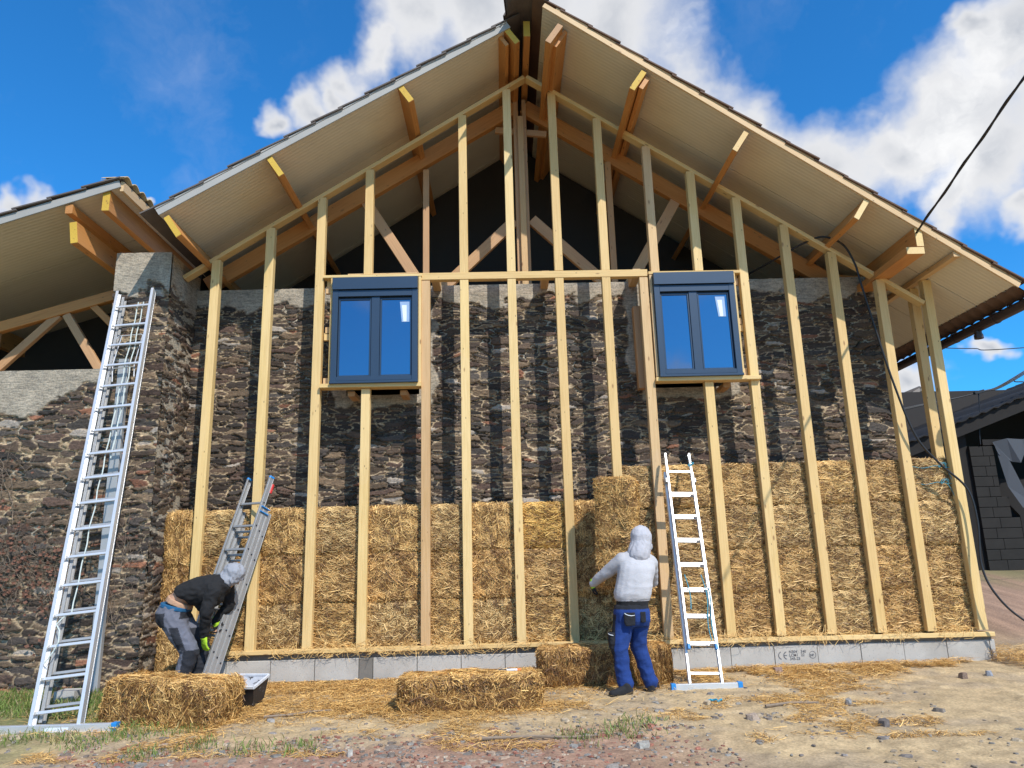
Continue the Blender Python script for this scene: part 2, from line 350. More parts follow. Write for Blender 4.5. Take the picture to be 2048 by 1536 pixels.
PAL = np.array([(.055, .043, .037), (.075, .056, .044), (.042, .037, .036), (.092, .072, .055), (.068, .047, .040), (.056, .052, .052), (.120, .092, .066), (.048, .038, .033)])
def stone_field(s, t, cw=.20, chh=.047, seed=0, warm=.0, dk=1.):
    """irregular coursed rubble: height (m) and colour for points (s,t) in metres"""
    ws = s+(fbm(s*3, t*3, 3, seed+5)-.5)*.10+(fbm(s*14, t*14, 2, seed+6)-.5)*.028
    wt = t+(fbm(s*1.6, t*2.2, 3, seed+7)-.5)*.16+(fbm(s*12, t*16, 2, seed+8)-.5)*.022
    rg = np.random.default_rng(100+seed)
    N = 256; jx = rg.random((N, N)); jy = rg.random((N, N)); wt_ = rg.random((N, N)); hh = rg.random((N, N)); ci = rg.integers(0, len(PAL), (N, N)); tl = rg.random((N, N, 2))-.5
    br = rg.random((N, N))
    u = ws/cw; v = wt/chh
    ui = np.floor(u).astype(int); vi = np.floor(v).astype(int)
    F1 = np.full(s.shape, 9.); F2 = np.full(s.shape, 9.); I = np.zeros(s.shape, int); J = np.zeros(s.shape, int); DX = np.zeros(s.shape); DY = np.zeros(s.shape)
    for di in (-2, -1, 0, 1, 2):
        for dj in (-2, -1, 0, 1, 2):
            a = (ui+di) % N; b = (vi+dj) % N
            dx = u-(ui+di+.12+.76*jx[a, b]); dy = v-(vi+dj+.15+.7*jy[a, b])
            d = np.power(np.abs(dx)**2.6+np.abs(dy)**2.6, 1/2.6)-.75*wt_[a, b]**4   # big stones win ground
            m1 = d < F1; m2 = (~m1) & (d < F2)
            F2 = np.where(m1, F1, np.where(m2, d, F2)); F1 = np.where(m1, d, F1)
            I = np.where(m1, a, I); J = np.where(m1, b, J); DX = np.where(m1, dx, DX); DY = np.where(m1, dy, DY)
    edge = (F2-F1)
    k = np.clip((edge-.03)/.12, 0, 1); k = k*k*(3-2*k)
    rough = fbm(s*30, t*60, 3, seed+3)-.5
    h = k*(.008+.034*hh[I, J])+k*(DX*tl[I, J, 0]*.035+DY*tl[I, J, 1]*.02)+rough*.010*k
    jw = .06+.20*np.clip(fbm(s*2.3, t*2.3, 3, seed+9)-.36, 0, 1)+.08*(fbm(s*9, t*20, 2, seed+18)-.5)
    mort = 1-np.clip((edge-jw)/.02, 0, 1)
    deep = (fbm(s*5, t*5, 3, seed+12) > .55)                    # joints that have lost their mortar
    h = h-mort*deep*.016+mort*(~deep)*.008
    c = PAL[ci[I, J]]*(.42+.55*br[I, J])[..., None]*dk
    if warm: 
        rd = (br[(I+7) % N, (J+3) % N] > 1-warm)[..., None]; c = np.where(rd, np.array((.19, .085, .05))*(.6+.7*br[I, J])[..., None], c*np.array((1.28, 1.18, 1.06)))
    pale = (br[(I+11) % N, (J+5) % N] > .968)[..., None]; c = np.where(pale, np.array((.26, .23, .20)), c)
    mc = np.array((.37, .29, .19))*(.55+.65*fbm(s*9, t*9, 3, seed+2))[..., None]
    mc = np.where(deep[..., None], mc*.55, mc)
    mm = (mort*(.55+.40*(fbm(s*6, t*20, 2, seed+15) > .4)))[..., None]
    c = c*(1-mm)+mc*mm
    return h, c
def stone_sheet(name, O, U, V, Nn, su, sv, step, cem=None, hole=None, seed=0, warm=0., s0=0., parent=None, cw=.20, chh=.047):
    """a rubble face: origin O, unit axes U (along) V (up) Nn (outwards)"""
    nu, nv = int(su/step)+1, int(sv/step)+1
    s, t = np.meshgrid(np.linspace(0, su, nu), np.linspace(0, sv, nv))
    h, c = stone_field(s+s0, t, cw, chh, seed, warm, 1.0 if name == 'stone_wall' and seed == 3 else 1.12)
    if cem is not None:
        k = cem(s, t)[..., None]; n = fbm(s*7, t*7, 4, seed+20)
        cc = np.array((.265, .235, .19))*(.72+.5*n)[..., None]
        c = c*(1-k)+cc*k; h = h*(1-k[..., 0])+(.028+.012*n+.004*fbm(s*40, t*40, 2, 3))*k[..., 0]
    O, U, V, Nn = map(np.array, (O, U, V, Nn))
    P = O+s[..., None]*U+t[..., None]*V+h[..., None]*Nn
    idx = np.arange(nu*nv).reshape(nv, nu)
    q = np.stack([idx[:-1, :-1], idx[:-1, 1:], idx[1:, 1:], idx[1:, :-1]], -1)
    if hole is not None:
        sc, tc = (s[:-1, :-1]+step/2), (t[:-1, :-1]+step/2); q = q[~hole(sc, tc)]
    q = q.reshape(-1, 4)
    return npmesh(name, P.reshape(-1, 3), q, M_STONE, c.reshape(-1, 3), parent)

def strands(P, D, Nn, L, Wd, bend=.25):
    """ribbons: base P, direction D, face normal Nn; returns verts, quads"""
    n = len(P); D = D/np.linalg.norm(D, axis=1, keepdims=True)
    S = np.cross(D, Nn); S /= (np.linalg.norm(S, axis=1, keepdims=True)+1e-9)
    B = (RNG.random((n, 1))-.5)*bend; C = (RNG.random((n, 1))-.3)*bend*.6
    L = L[:, None]; w = Wd[:, None]*.5
    p0 = P-D*L*.5; p1 = P+S*L*B+Nn*L*C*.4; p2 = P+D*L*.5+Nn*L*C*.15
    v = np.stack([p0-S*w, p0+S*w, p1-S*w, p1+S*w, p2-S*w*.6, p2+S*w*.6], 1).reshape(-1, 3)
    b = (np.arange(n)*6)[:, None]
    q = np.concatenate([b+np.array([[0, 1, 3, 2]]), b+np.array([[2, 3, 5, 4]])], 0)
    return v, q

# ================================================================ TERRAIN
def ground_z(x, y):
    x = np.asarray(x, float); y = np.asarray(y, float)
    sm = lambda a, b, v: np.clip((v-a)/(b-a), 0, 1)**2*(3-2*np.clip((v-a)/(b-a), 0, 1))
    z = -.025*sm(-.8, -3.5, y)*2
    z = z+.14*np.clip(y-.1, 0, 7)*sm(5.7, 7.2, x)                       # the yard climbs behind the right corner
    z = z+.05*sm(-3.4, -5, x)*sm(-2.6, -1.0, y)+.03*sm(-1.2, -.2, y)*sm(1.5, 3.5, x)
    z = z+(fbm(x*1.1, y*1.1, 3, 31)-.5)*.05*sm(60, 10, np.abs(x)+np.abs(y))+(fbm(x*7, y*7, 3, 41)-.5)*.018
    z = z+np.clip((np.hypot(x, y)-60)/400, 0, 1)*6
    return z
def gridaxis(a, b, st, far, n=22):
    m = np.arange(a, b+1e-6, st); g = np.geomspace(st*2, far, n)
    return np.concatenate([a-g[::-1], m, b+g])
gx, gy = gridaxis(-7, 9, .035, 500), gridaxis(-6.2, .7, .035, 500)
X_, Y_ = np.meshgrid(gx, gy); Z_ = ground_z(X_, Y_)
Z_ = Z_+(fbm(X_*22, Y_*22, 3, 3)-.5)*.016+(np.clip(fbm(X_*5, Y_*6, 3, 77)-.55, 0, 1))*.06
n1_ = fbm(X_*2.2, Y_*2.2, 4, 51); n2_ = fbm(X_*9, Y_*9, 4, 52)[..., None]
dirt = np.array((.47, .345, .19))*(.58+.78*n2_)
red = np.array((.33, .20, .135))*(.6+.8*n2_)
grs = np.array((.10, .13, .035))*(.6+.8*n2_)
sl = np.array((.30, .235, .165))*(.6+.8*n2_)
ss = lambda a, b, v: (lambda t: t*t*(3-2*t))(np.clip((v-a)/(b-a), 0, 1))
c = dirt*(1-ss(.5, .7, n1_)[..., None]*.5)+sl*ss(.5, .7, n1_)[..., None]*.5
kr = (ss(-2.35, -2.95, Y_+(n1_-.5)*1.2)*ss(-3.6, -2.6, X_)*ss(1.9, .6, X_))[..., None]
kr = np.maximum(kr, (ss(5.8, 7, X_)*ss(.3, 1.6, Y_))[..., None]*.9)
c = c*(1-kr)+red*kr
kg = (ss(-3.2, -4.2, X_+(n1_-.5)*1.5)*ss(-.3, -.9, Y_)*ss(.35, .6, n1_+.12))[..., None]*.75
kg = np.maximum(kg, (ss(30, 60, np.hypot(X_, Y_)))[..., None]); kg = np.maximum(kg, (ss(8.3, 8.9, X_)*ss(3.6, 4.6, Y_)*ss(.42, .58, n1_))[..., None]*.6)
c = c*(1-kg)+grs*kg
ix = np.arange(X_.size).reshape(X_.shape)
gq = np.stack([ix[:-1, :-1], ix[:-1, 1:], ix[1:, 1:], ix[1:, :-1]], -1).reshape(-1, 4)
kind(npmesh('ground', np.stack([X_, Y_, Z_], -1).reshape(-1, 3), gq, M_GROUND, c.reshape(-1, 3)), 'structure', 'bare tan dirt yard in front of the barn')
gz = lambda x, y: float(ground_z(x, y))

# ================================================================ BARN (stone walls, pillar, roof, truss)
YW = .5                                                             # face of the old stone wall
barn = empty('stone_barn', (.5, .5, 0), 'old dark stone barn with open timber gable under a wide new roof', 'barn')
Xa, Za = -4.05, 1.55
def sst(a, b, v): t = np.clip((v-a)/(b-a), 0, 1); return t*t*(3-2*t)
OP = [(-1.98, -1.04, 3.40), (1.99, 2.93, 3.41)]
def cem_main(s, t):
    x = s+Xa; z = t+Za; n = (fbm(x*4, z*4, 4, 61)-.5)
    k = sst(4.64, 4.67, z+n*.42)
    for a, b, zb in OP:
        k = np.maximum(k, sst(-.02, .02, x-(a-.13)+n*.22)*sst(-.02, .02, (b+.20)-x+n*.3)*sst(-.02, .02, z-(zb-.13)+n*.22))
    k = np.maximum(k, sst(-.02, .02, x-1.66+n*.2)*sst(-.02, .02, 2.1-x)*sst(-.02, .02, z-3.55+n*.3))
    k = np.maximum(k, .8*sst(.03, .0, np.hypot((x-.62)/.5, (z-3.95)/.7)-.10-n*.1)*0)
    return k
def hole_main(s, t):
    x = s+Xa; z = t+Za; h = np.zeros(s.shape, bool)
    for a, b, zb in OP: h |= (x > a) & (x < b) & (z > zb)
    return h
sw = stone_sheet('stone_wall', (Xa, YW, Za), (1, 0, 0), (0, 0, 1), (0, -1, 0), 9.14, 4.88-Za, .0092, cem_main, hole_main, 3, .02, parent=barn)
b = MB()
xs = [Xa-.0, OP[0][0], OP[0][1], OP[1][0], OP[1][1], 5.07]
def rb(b, lo, hi, tint=(.07, .06, .05)):
    (x0, y0, z0), (x1, y1, z1) = lo, hi
    v = [(x0, y0, z0), (x1, y0, z0), (x1, y1, z0), (x0, y1, z0), (x0, y0, z1), (x1, y0, z1), (x1, y1, z1), (x0, y1, z1)]
    b._add(v, [(0, 3, 2, 1), (4, 5, 6, 7), (0, 1, 5, 4), (1, 2, 6, 5), (2, 3, 7, 6), (3, 0, 4, 7)], None, 0, tint)
CT = (.30, .265, .21)
rb(b, (Xa, YW+.004, -.4), (5.07, 1.0, OP[0][2]-.006))
for i in (0, 2, 4): rb(b, (xs[i], YW+.004, OP[0][2]), (xs[i+1], 1.0, 4.875), CT)
b.build('wall_core', M_STONE, sw)
# right-hand return of the stone wall, and side walls running back
stone_sheet('stone_wall', (5.07, .48, 0), (0, 1, 0), (0, 0, 1), (1, 0, 0), 2.2, 4.87, .02, None, None, 9, .02, parent=barn)
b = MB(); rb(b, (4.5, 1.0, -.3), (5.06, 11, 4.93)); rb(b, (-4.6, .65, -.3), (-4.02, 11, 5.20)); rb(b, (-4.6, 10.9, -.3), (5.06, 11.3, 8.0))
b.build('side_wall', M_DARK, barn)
# pillar
def cem_pil(s, t): return sst(4.62, 4.66, t+(fbm(s*5, t*5, 4, 71)-.5)*.55-.12*(s > .3))
def cem_pils(s, t): return sst(4.72, 4.76, t+(fbm(s*5, t*5, 4, 72)-.5)*.3)
pil = stone_sheet('stone_pillar', (-4.66, -.29, -.1), (1, 0, 0), (0, 0, 1), (0, -1, 0), .672, 5.19, .0105, cem_pil, None, 13, .03, parent=barn)
stone_sheet('pillar_face', (-4.018, -.30, -.1), (0, 1, 0), (0, 0, 1), (1, 0, 0), .83, 5.17, .014, cem_pils, None, 17, .02, parent=pil)
b = MB(); rb(b, (-4.65, -.285, -.3), (-4.005, .6, 5.085), CT); b.build('pillar_core', M_STONE, pil)

# ---- roof
VLl, VLh = Vector((-3.898, -.923, 5.29)), Vector((.237, -.645, 7.957))
VRh, VRl = Vector((.635, -1.033, 7.922)), Vector((6.10, -.723, 4.25))
roof = None
def slab(b, a, c, yb, th, lift=0., **k):
    """sheet between verge points a,c reaching back to y=yb, thickness th, lifted along the slope normal"""
    d = (c-a); n = Vector((-d.z, 0, d.x)).normalized(); n = n if n.z > 0 else -n
    p = [a+n*lift, c+n*lift]; q = [Vector((p[1].x, yb, p[1].z)), Vector((p[0].x, yb, p[0].z))]
    b.poly_prism(p+q, n*th, **k)
def at(a, c, x): return a+(c-a)*((x-a.x)/(c.x-a.x))
b = MB()
def panels(b, A, C, joints):
    ys = joints+[10.9]
    d = (C-A); n = Vector((-d.z, 0, d.x)).normalized(); n = n if n.z > 0 else -n
    for i, y1 in enumerate(ys):
        if i == 0: p0, p1 = A.copy(), C.copy()
        else: p0 = Vector((A.x, ys[i-1]+.012, A.z)); p1 = Vector((C.x, ys[i-1]+.012, C.z))
        b.poly_prism([p0, p1, Vector((C.x, y1, C.z)), Vector((A.x, y1, A.z))], n*.05)
panels(b, VLl, VLh, [.28, 1.28, 2.28, 3.28, 4.28])
roofL = b.build('roof', M_SOFFIT, barn)
b = MB(); panels(b, VRl, VRh, [-.02, .98, 1.98, 2.98, 3.98])
roofR = b.build('roof', M_SOFFIT, barn)
def tiles(b, A, C, n, yb=10.9, lift=.07, over=.05):
    d = (C-A); L = d.length; d.normalize(); nn = Vector((-d.z, 0, d.x)).normalized(); nn = nn if nn.z > 0 else -nn
    e = L/n
    for i in range(n):          # A is the low end
        p0 = A+d*(i*e-over*.6)+nn*(lift+.030); p1 = A+d*((i+1)*e+.02)+nn*(lift+.004)
        j = random.uniform(-.012, .012)
        a = Vector((p0.x, p0.y-.045+j, p0.z)); c_ = Vector((p1.x, p1.y-.045+j, p1.z))
        b.poly_prism([a, c_, Vector((c_.x, yb, c_.z)), Vector((a.x, yb, a.z))], nn*.016)
b = MB(); tiles(b, VLl+Vector((-.12, 0, -.075)), VLh+Vector((.16, 0, .10)), 14); b.build('tiles', M_TILE, roofL)
b = MB(); tiles(b, VRl+Vector((.02, 0, -.012)), VRh+Vector((-.14, 0, .09)), 17); b.build('tiles', M_TILEB, roofR)
b = MB()
dL = (VLh-VLl).normalized(); nL = Vector((-dL.z, 0, dL.x)).normalized()
b.beam(VLl+nL*.030+Vector((0, -.012, 0)), VLh+nL*.030+Vector((0, -.012, 0)), .018, .085, side=(0, 1, 0), pc=0)
b.beam(VLl+nL*.079+Vector((0, -.022, 0)), VLh+nL*.079+Vector((0, -.022, 0)), .016, .022, side=(0, 1, 0), pc=0)
b.build('metal_verge_trim', M_FASCIA, roofL)
b = MB(); dR = (VRl-VRh).normalized(); nR = Vector((-dR.z, 0, dR.x)).normalized(); nR = nR if nR.z > 0 else -nR
b.beam(VRh+nR*.022+Vector((0, -.014, 0)), VRl+nR*.022+Vector((0, -.014, 0)), .024, .066, side=(0, 1, 0))
b.beam(VRh+dR*.15+nR*.075+Vector((0, -.006, 0)), VRl+nR*.075+Vector((0, -.006, 0)), .02, .035, side=(0, 1, 0))
b.build('barge_board', M_STUD2, roofR)
# ridge capping
b = MB()
for i in range(34):
    y = -1.12+i*.36; n = 9; pts = []
    r0, r1 = .235, .205
    vs, fs = [], []
    for j, (yy, r) in enumerate(((y, r0), (y+.40, r1))):
        for k in range(n+1):
            a = math.pi*(.04+.92*k/n)
            vs += [(.44+r*1.25*math.cos(a), yy, 8.02+r*.72*math.sin(a)), (.44+(r-.016)*1.25*math.cos(a), yy, 8.02+(r-.016)*.72*math.sin(a))]
    m = 2*(n+1)
    for k in range(n):
        a, c_ = 2*k, 2*k+2
        fs += [(a, c_, m+c_, m+a), (a+1, m+a+1, m+c_+1, c_+1), (a, a+1, c_+1, c_)]
    b._add(vs, fs)
b.build('ridge_cap', M_TILE, roofL)
# wavy tile edge, gutter on the right eave
ys = np.arange(-.74, 6, .0125); w = .5+.5*np.abs(np.sin((ys)*math.pi/.19))
P = []
for off, dz in ((0, 0), (.17, -.115)):
    P.append(np.stack([np.full_like(ys, 6.06+off), ys, 4.262+dz-.0+.045*(w-.7)], -1))
P.append(P[1]+np.array((0, 0, .014))); P.append(P[0]+np.array((0, 0, .02)))
Pv = np.stack(P, 0); m = len(ys); idx = np.arange(4*m).reshape(4, m)
q = np.concatenate([np.stack([idx[a, :-1], idx[a, 1:], idx[b_, 1:], idx[b_, :-1]], -1) for a, b_ in ((0, 1), (1, 2), (2, 3))])
npmesh('wavy_tile_edge', Pv.reshape(-1, 3), q, M_TILEB, None, roofR)
b = MB(); gxp, gzp = 6.235, 4.085
for rr in (.062,):
    b.tube([(gxp, -.95, gzp), (gxp, 6, gzp-.03)], rr, 16)
for y in (-.9, -.1, .75, 1.6, 2.6): b.tube([(gxp, y, gzp), (gxp, y+.035, gzp)], .074, 16)
b.tube([(gxp, .30, gzp), (gxp, .30, gzp-.14)], .045, 12); b.tube([(gxp, .30, gzp-.10), (gxp, .30, gzp-.155)], .055, 12)
for y in (-.35, .12, .55, 1.1, 1.9): b.tube([(gxp-.02, y, gzp+.05), (gxp-.05, y, gzp+.12)], .009, 6)
b.build('gutter', M_GUTTER, roofR)

def purlin(c0, c1, w, h, dirv, y0, y1, endp=True, parent=None, two=None, m=M_BEAM, name='purlin'):
    """bar along Y centred on (x,z)=c0 ; h runs along dirv=(x,z)"""
    b = MB(); dv = Vector((dirv[0], 0, dirv[1])).normalized(); sd = Vector((-dv.z, 0, dv.x))
    b.beam((c0, y0, c1), (c0, y1, c1), w, h, side=sd)
    o = b.build(name, m, parent or barn)
    if endp:
        b = MB(); b.beam((c0, y0-.004, c1), (c0, y0-.0005, c1), w*.97, h*.97, side=sd, ch=.002)
        b.build('painted_end', M_ENDY if endp is True else endp, o)
    if two:
        b = MB(); b.beam((c0+two[0], y0+two[2], c1+two[1]), (c0+two[0], y1, c1+two[1]), two[3], two[4], side=sd); b.build('doubling_board', m, o)
    return o
dl = (.56, -.83); dr = (-.56, -.83)
purlin(-3.74, 5.155, .07, .30, dl, -.905, 10.8)
purlin(-2.615, 5.935, .07, .285, dl, -.835, 10.8)
purlin(-1.095, 6.975, .075, .30, dl, -.735, 10.8)
purlin(.235, 7.86, .075, .33, dl, -.65, 10.8, two=(-.10, -.03, .06, .05, .22))
purlin(.452, 7.945, .085, .23, (0, -1), -.63, 10.8)
purlin(.765, 7.56, .075, .30, dr, -1.02, 10.8, endp=M_TRUSS, two=(.085, .02, .12, .05, .26))
purlin(1.765, 6.93, .07, .30, dr, -.96, 10.8, two=(.085, -.01, .04, .055, .17))
purlin(2.96, 6.12, .065, .30, dr, -.895, 10.8, endp=M_STUD)
purlin(4.345, 5.24, .065, .29, dr, -.815, 10.8, endp=M_STUD)
purlin(4.995, 4.885, .085, .24, (0, -1), -.785, 10.8, endp=M_STUD)
purlin(4.925, 4.713, .215, .085, (0, -1), -.79, 1.0, endp=M_STUD, name='eave_beam')
purlin(5.43, 4.672, .085, .062, (0, -1), -.76, 2.2, endp=False, name='side_plate', m=M_STUD2)
b = MB(); rb(b, (-4.0, 1.05, 4.40), (5.0, 10.9, 4.5)); b.build('added_dark_floor', M_DARK, barn); b = MB(); b.poly_prism([(-4.0, 2.4, 4.5), (5.0, 2.4, 4.5), (5.0, 2.4, 4.9), (.5, 2.4, 7.98), (.2, 2.4, 7.92), (-4.0, 2.4, 5.2)], (0, .1, 0)); b.build('added_dark_backing', M_DARK, barn)  # dark floor and backing wall added to keep the gable interior black
# ---- truss
YT = .66
tr = MB(); tr.beam((-3.93, YT, 5.012), (.30, YT, 7.66), .10, .215, side=(0, 1, 0)); T0 = tr.build('truss_rafter', M_BEAM, barn)
tr = MB(); tr.beam((.44, YT+.01, 7.66), (4.62, YT+.01, 4.84), .10, .215, side=(0, 1, 0)); tr.build('truss_rafter', M_BEAM, barn)
tr = MB(); tr.beam((.315, YT, 4.6), (.315, YT, 7.75), .07, .14); tr.build('king_post', M_TRUSS, barn)
tr = MB(); tr.beam((.435, YT, 4.6), (.435, YT, 7.75), .06, .14); tr.build('king_post', M_TRUSS, barn)
tr = MB(); tr.beam((.378, YT-.10, 4.7), (.378, YT-.10, 7.45), .085, .05); tr.build('king_post', M_STUD2, barn)
for a, c_, w in (((-1.86, 6.30), (-1.0, 4.89), .145), ((.26, 5.89), (-.74, 4.92), .15), ((.50, 5.90), (1.49, 4.92), .15), ((2.56, 6.20), (1.80, 4.90), .145)):
    tr = MB(); tr.beam((a[0], YT+.01, a[1]), (c_[0], YT+.01, c_[1]), .07, w, side=(0, 1, 0)); tr.build('strut', M_TRUSS, barn)
for x, z1 in ((-.97, 6.68), (1.60, 6.75)):
    tr = MB(); tr.beam((x, YT-.02, 4.88), (x, YT-.02, z1), .085, .05); tr.build('hanger', M_TRUSS, barn)
tr = MB(); tr.beam((.02, YT, 7.30), (.75, YT, 7.22), .05, .09, side=(0, 1, 0)); tr.build('collar_piece', M_TRUSS, barn)
tr = MB(); tr.beam((4.55, .60, 4.885), (5.30, .60, 4.80), .09, .16, side=(0, 1, 0)); tr.build('beam_end', M_BEAM, barn)
# further trusses in the dark
for y in (9.6,):
    tr = MB(); tr.beam((-3.93, y, 5.0), (.38, y, 7.7), .10, .215, side=(0, 1, 0)); tr.beam((.38, y, 7.7), (4.7, y, 4.8), .10, .215, side=(0, 1, 0)); tr.build('truss_rafter', M_BEAM, barn)

# ================================================================ LEAN-TO on the left
ann = empty('lean_to_building', (-6, .2, 0), 'low stone lean-to on the left with its own tiled roof and open truss', 'lean-to')
def cem_left(s, t):
    x = s-8.3; return sst(3.32, 3.36, t-.1+(fbm(x*3.5, t*4, 4, 81)-.5)*.55-.10*sst(-5.9, -4.9, x))
lw = stone_sheet('stone_wall', (-8.3, -.16, -.2), (1, 0, 0), (0, 0, 1), (0, -1, 0), 3.72, 3.86, .0115, cem_left, None, 23, .03, parent=ann, cw=.22, chh=.062)
b = MB(); rb(b, (-8.3, -.155, -.3), (-4.64, .35, 3.655), CT); b.build('wall_core', M_STONE, lw)
b = MB(); rb(b, (-9.5, 5.0, -.3), (-4.6, 5.3, 5.2)); rb(b, (-9.6, .3, -.3), (-9.3, 5.0, 4.2)); rb(b, (-4.62, .6, -.3), (-4.56, 5.0, 5.60)); rb(b, (-9.3, 1.4, 3.2), (-4.63, 5.0, 3.3)); b.build('side_wall', M_DARK, ann)
AR, AL = Vector((-4.40, -.90, 5.675)), Vector((-8.6, -.90, 4.27))
b = MB(); panels(b, AL, AR, [.3, 1.3, 2.3]); 
for p in b.v[:0]: pass
ar = b.build('roof', M_SOFFIT, ann)
for v in ar.data.vertices:
    if v.co.y > 5.2: v.co.y = 5.2
b = MB(); tiles(b, AL+Vector((0, 0, 0)), AR+Vector((.03, 0, .01)), 11, 5.2); b.build('tiles', M_TILE, ar)
b = MB(); dA = (AR-AL).normalized(); nA = Vector((-dA.z, 0, dA.x)).normalized()
b.beam(AL+nA*.03+Vector((0, -.012, 0)), AR+nA*.03+Vector((0.02, -.012, 0)), .018, .095, side=(0, 1, 0), pc=0); b.build('metal_verge_trim', M_FASCIA, ar)
b = MB(); b.beam(AR+Vector((.03, 0, .0)), Vector((AR.x+.03, 5.2, AR.z)), .04, .12, side=(1, 0, 0)); b.build('edge_board', M_STUD2, ar)
ys = np.arange(-.95, 5, .0125); w = np.abs(np.sin((ys)*math.pi/.19))
Pv = np.stack([np.stack([np.full_like(ys, AR.x+o), ys, AR.z+dz+.05*w], -1) for o, dz in ((-.2, .06), (.075, .075), (.075, .092), (-.2, .085))], 0)
m = len(ys); idx = np.arange(4*m).reshape(4, m)
q = np.concatenate([np.stack([idx[a, :-1], idx[a, 1:], idx[b_, 1:], idx[b_, :-1]], -1) for a, b_ in ((0, 1), (1, 2), (2, 3))])
npmesh('wavy_tile_edge', Pv.reshape(-1, 3), q, plain('sun_tinted_tile', (.50, .36, .17), .8), None, ar)  # sunlight on the tile ends is put into this tan
purlin(-4.545, 5.505, .085, .26, (0, -1), -.885, 5.0, parent=ann)
q2 = purlin(-4.905, 5.13, .085, .27, (.15, -1), -.84, 5.0, parent=ann)
b = MB(); b.beam((-4.955, -.90, 5.40), (-4.90, 5.0, 5.40), .085, .11); b.build('doubling_board', M_BEAM, q2)
purlin(-7.2, 4.60, .085, .27, (0, -1), -.84, 5.0, parent=ann)
YA = .22
b = MB(); b.poly_prism([(-8.6, 2.0, 3.2), (-4.63, 2.0, 3.2), (-4.63, 2.0, 5.58), (-8.6, 2.0, 4.25)], (0, .1, 0)); b.build('added_dark_backing', M_DARK, ann)  # dark backing added so the lean-to interior reads black
def rft(x): return 4.826+(x+4.864)*.285
tr = MB(); tr.beam((-8.2, YA, rft(-8.2)-.065), (-4.66, YA, rft(-4.66)-.065), .09, .135, side=(0, 1, 0)); tr.build('truss_rafter', M_BEAM, ann)
for a, c_, w in (((-5.62, 4.50), (-6.42, 3.68), .10), ((-5.52, 4.50), (-4.98, 3.68), .10), ((-5.20, 4.62), (-4.72, 4.15), .085), ((-4.90, 4.8), (-4.62, 5.15), .10)):
    tr = MB(); tr.beam((a[0], YA+.01, a[1]), (c_[0], YA+.01, c_[1]), .065, w, side=(0, 1, 0)); tr.build('strut', M_BEAM if a[0] > -5.3 else M_TRUSS, ann)
for x in (-6.37, -4.78):
    tr = MB(); tr.beam((x, YA, 3.6), (x, YA, rft(x)-.1), .075, .07); tr.build('hanger', M_TRUSS, ann)

# ================================================================ NEW TIMBER FRAME
fr = empty('timber_frame_wall', (.5, 0, .33), 'new pale pine stud framework standing in front of the stone gable', 'timber frame')
def bar(nm, p0, p1, w, h, side=(1, 0, 0), m=M_STUD, parent=fr):
    b = MB(); b.beam(p0, p1, w, h, side=side); return b.build(nm, m, parent)
rkL = lambda x: 4.932+.639*(x+3.957); rkR = lambda x: 7.724-.680*(x-.482)
rk = lambda x: rkL(x) if x < .45 else rkR(x)
ZF = .375
STX = dict(S=-3.575, A=-2.905, B=-2.258, C=-1.645, D=-.905, M=-.424, N=.18, O=.788, P=1.385, E=1.868, F=2.582, G=3.154, H=3.739, I=4.318, J=4.893, K=5.487)
SW, SD = .108, .10
def stud(x, z0, z1, m=M_STUD, y=0): bar('stud', (x, y+SD/2, z0), (x, y+SD/2, z1), SW, SD, m=m)
for k in 'SABGHIJ': stud(STX[k], ZF, rk(STX[k])-.062)
stud(STX['K'], ZF, 4.64); stud(STX['K'], -.0, 4.64, y=.30)
for k in 'MNOP': stud(STX[k], ZF, 4.775)
stud(-.912, ZF, 4.775, M_STUD2); stud(1.862, ZF, 4.76, M_STUD2)
stud(STX['C'], ZF, 3.385); stud(STX['F'], ZF, 3.375)
for k, z in (('C', 4.876), ('M', 4.876), ('N', 4.876), ('O', 4.876), ('P', 4.87), ('F', 4.836)): stud(STX[k], z, rk(STX[k])-.062)
stud(2.02, 4.836, rk(2.02)-.062, M_STUD2)
def rake(xa, xb, f, nm='rake_plate'):
    th = .052; a = Vector((xa, .062, f(xa))); c_ = Vector((xb, .062, f(xb))); d = (c_-a).normalized(); n = Vector((-d.z, 0, d.x)); n = n if n.z > 0 else -n
    bar(nm, a-n*th/2, c_-n*th/2, .130, th, side=(0, 1, 0))
rake(-3.99, .41, rkL); rake(.475, 5.43, rkR)
b = MB(); b.beam((-3.66, .055, .352), (1.0, .055, .352), .13, .046, side=(0, 1, 0)); b.build('bottom_plate', M_STUD, fr)
b = MB(); b.beam((1.005, .055, .345), (5.60, .055, .325), .13, .05, side=(0, 1, 0)); b.build('bottom_plate', M_STUD, fr)
bar('header', (-.99, .042, 4.830), (1.915, .042, 4.818), .095, .094, side=(0, 1, 0))
for x in (-.80, .62, 1.80):
    bar('spacer_block', (x, .10, 4.86), (x, .62, 4.86), .10, .11, m=M_STUD2)
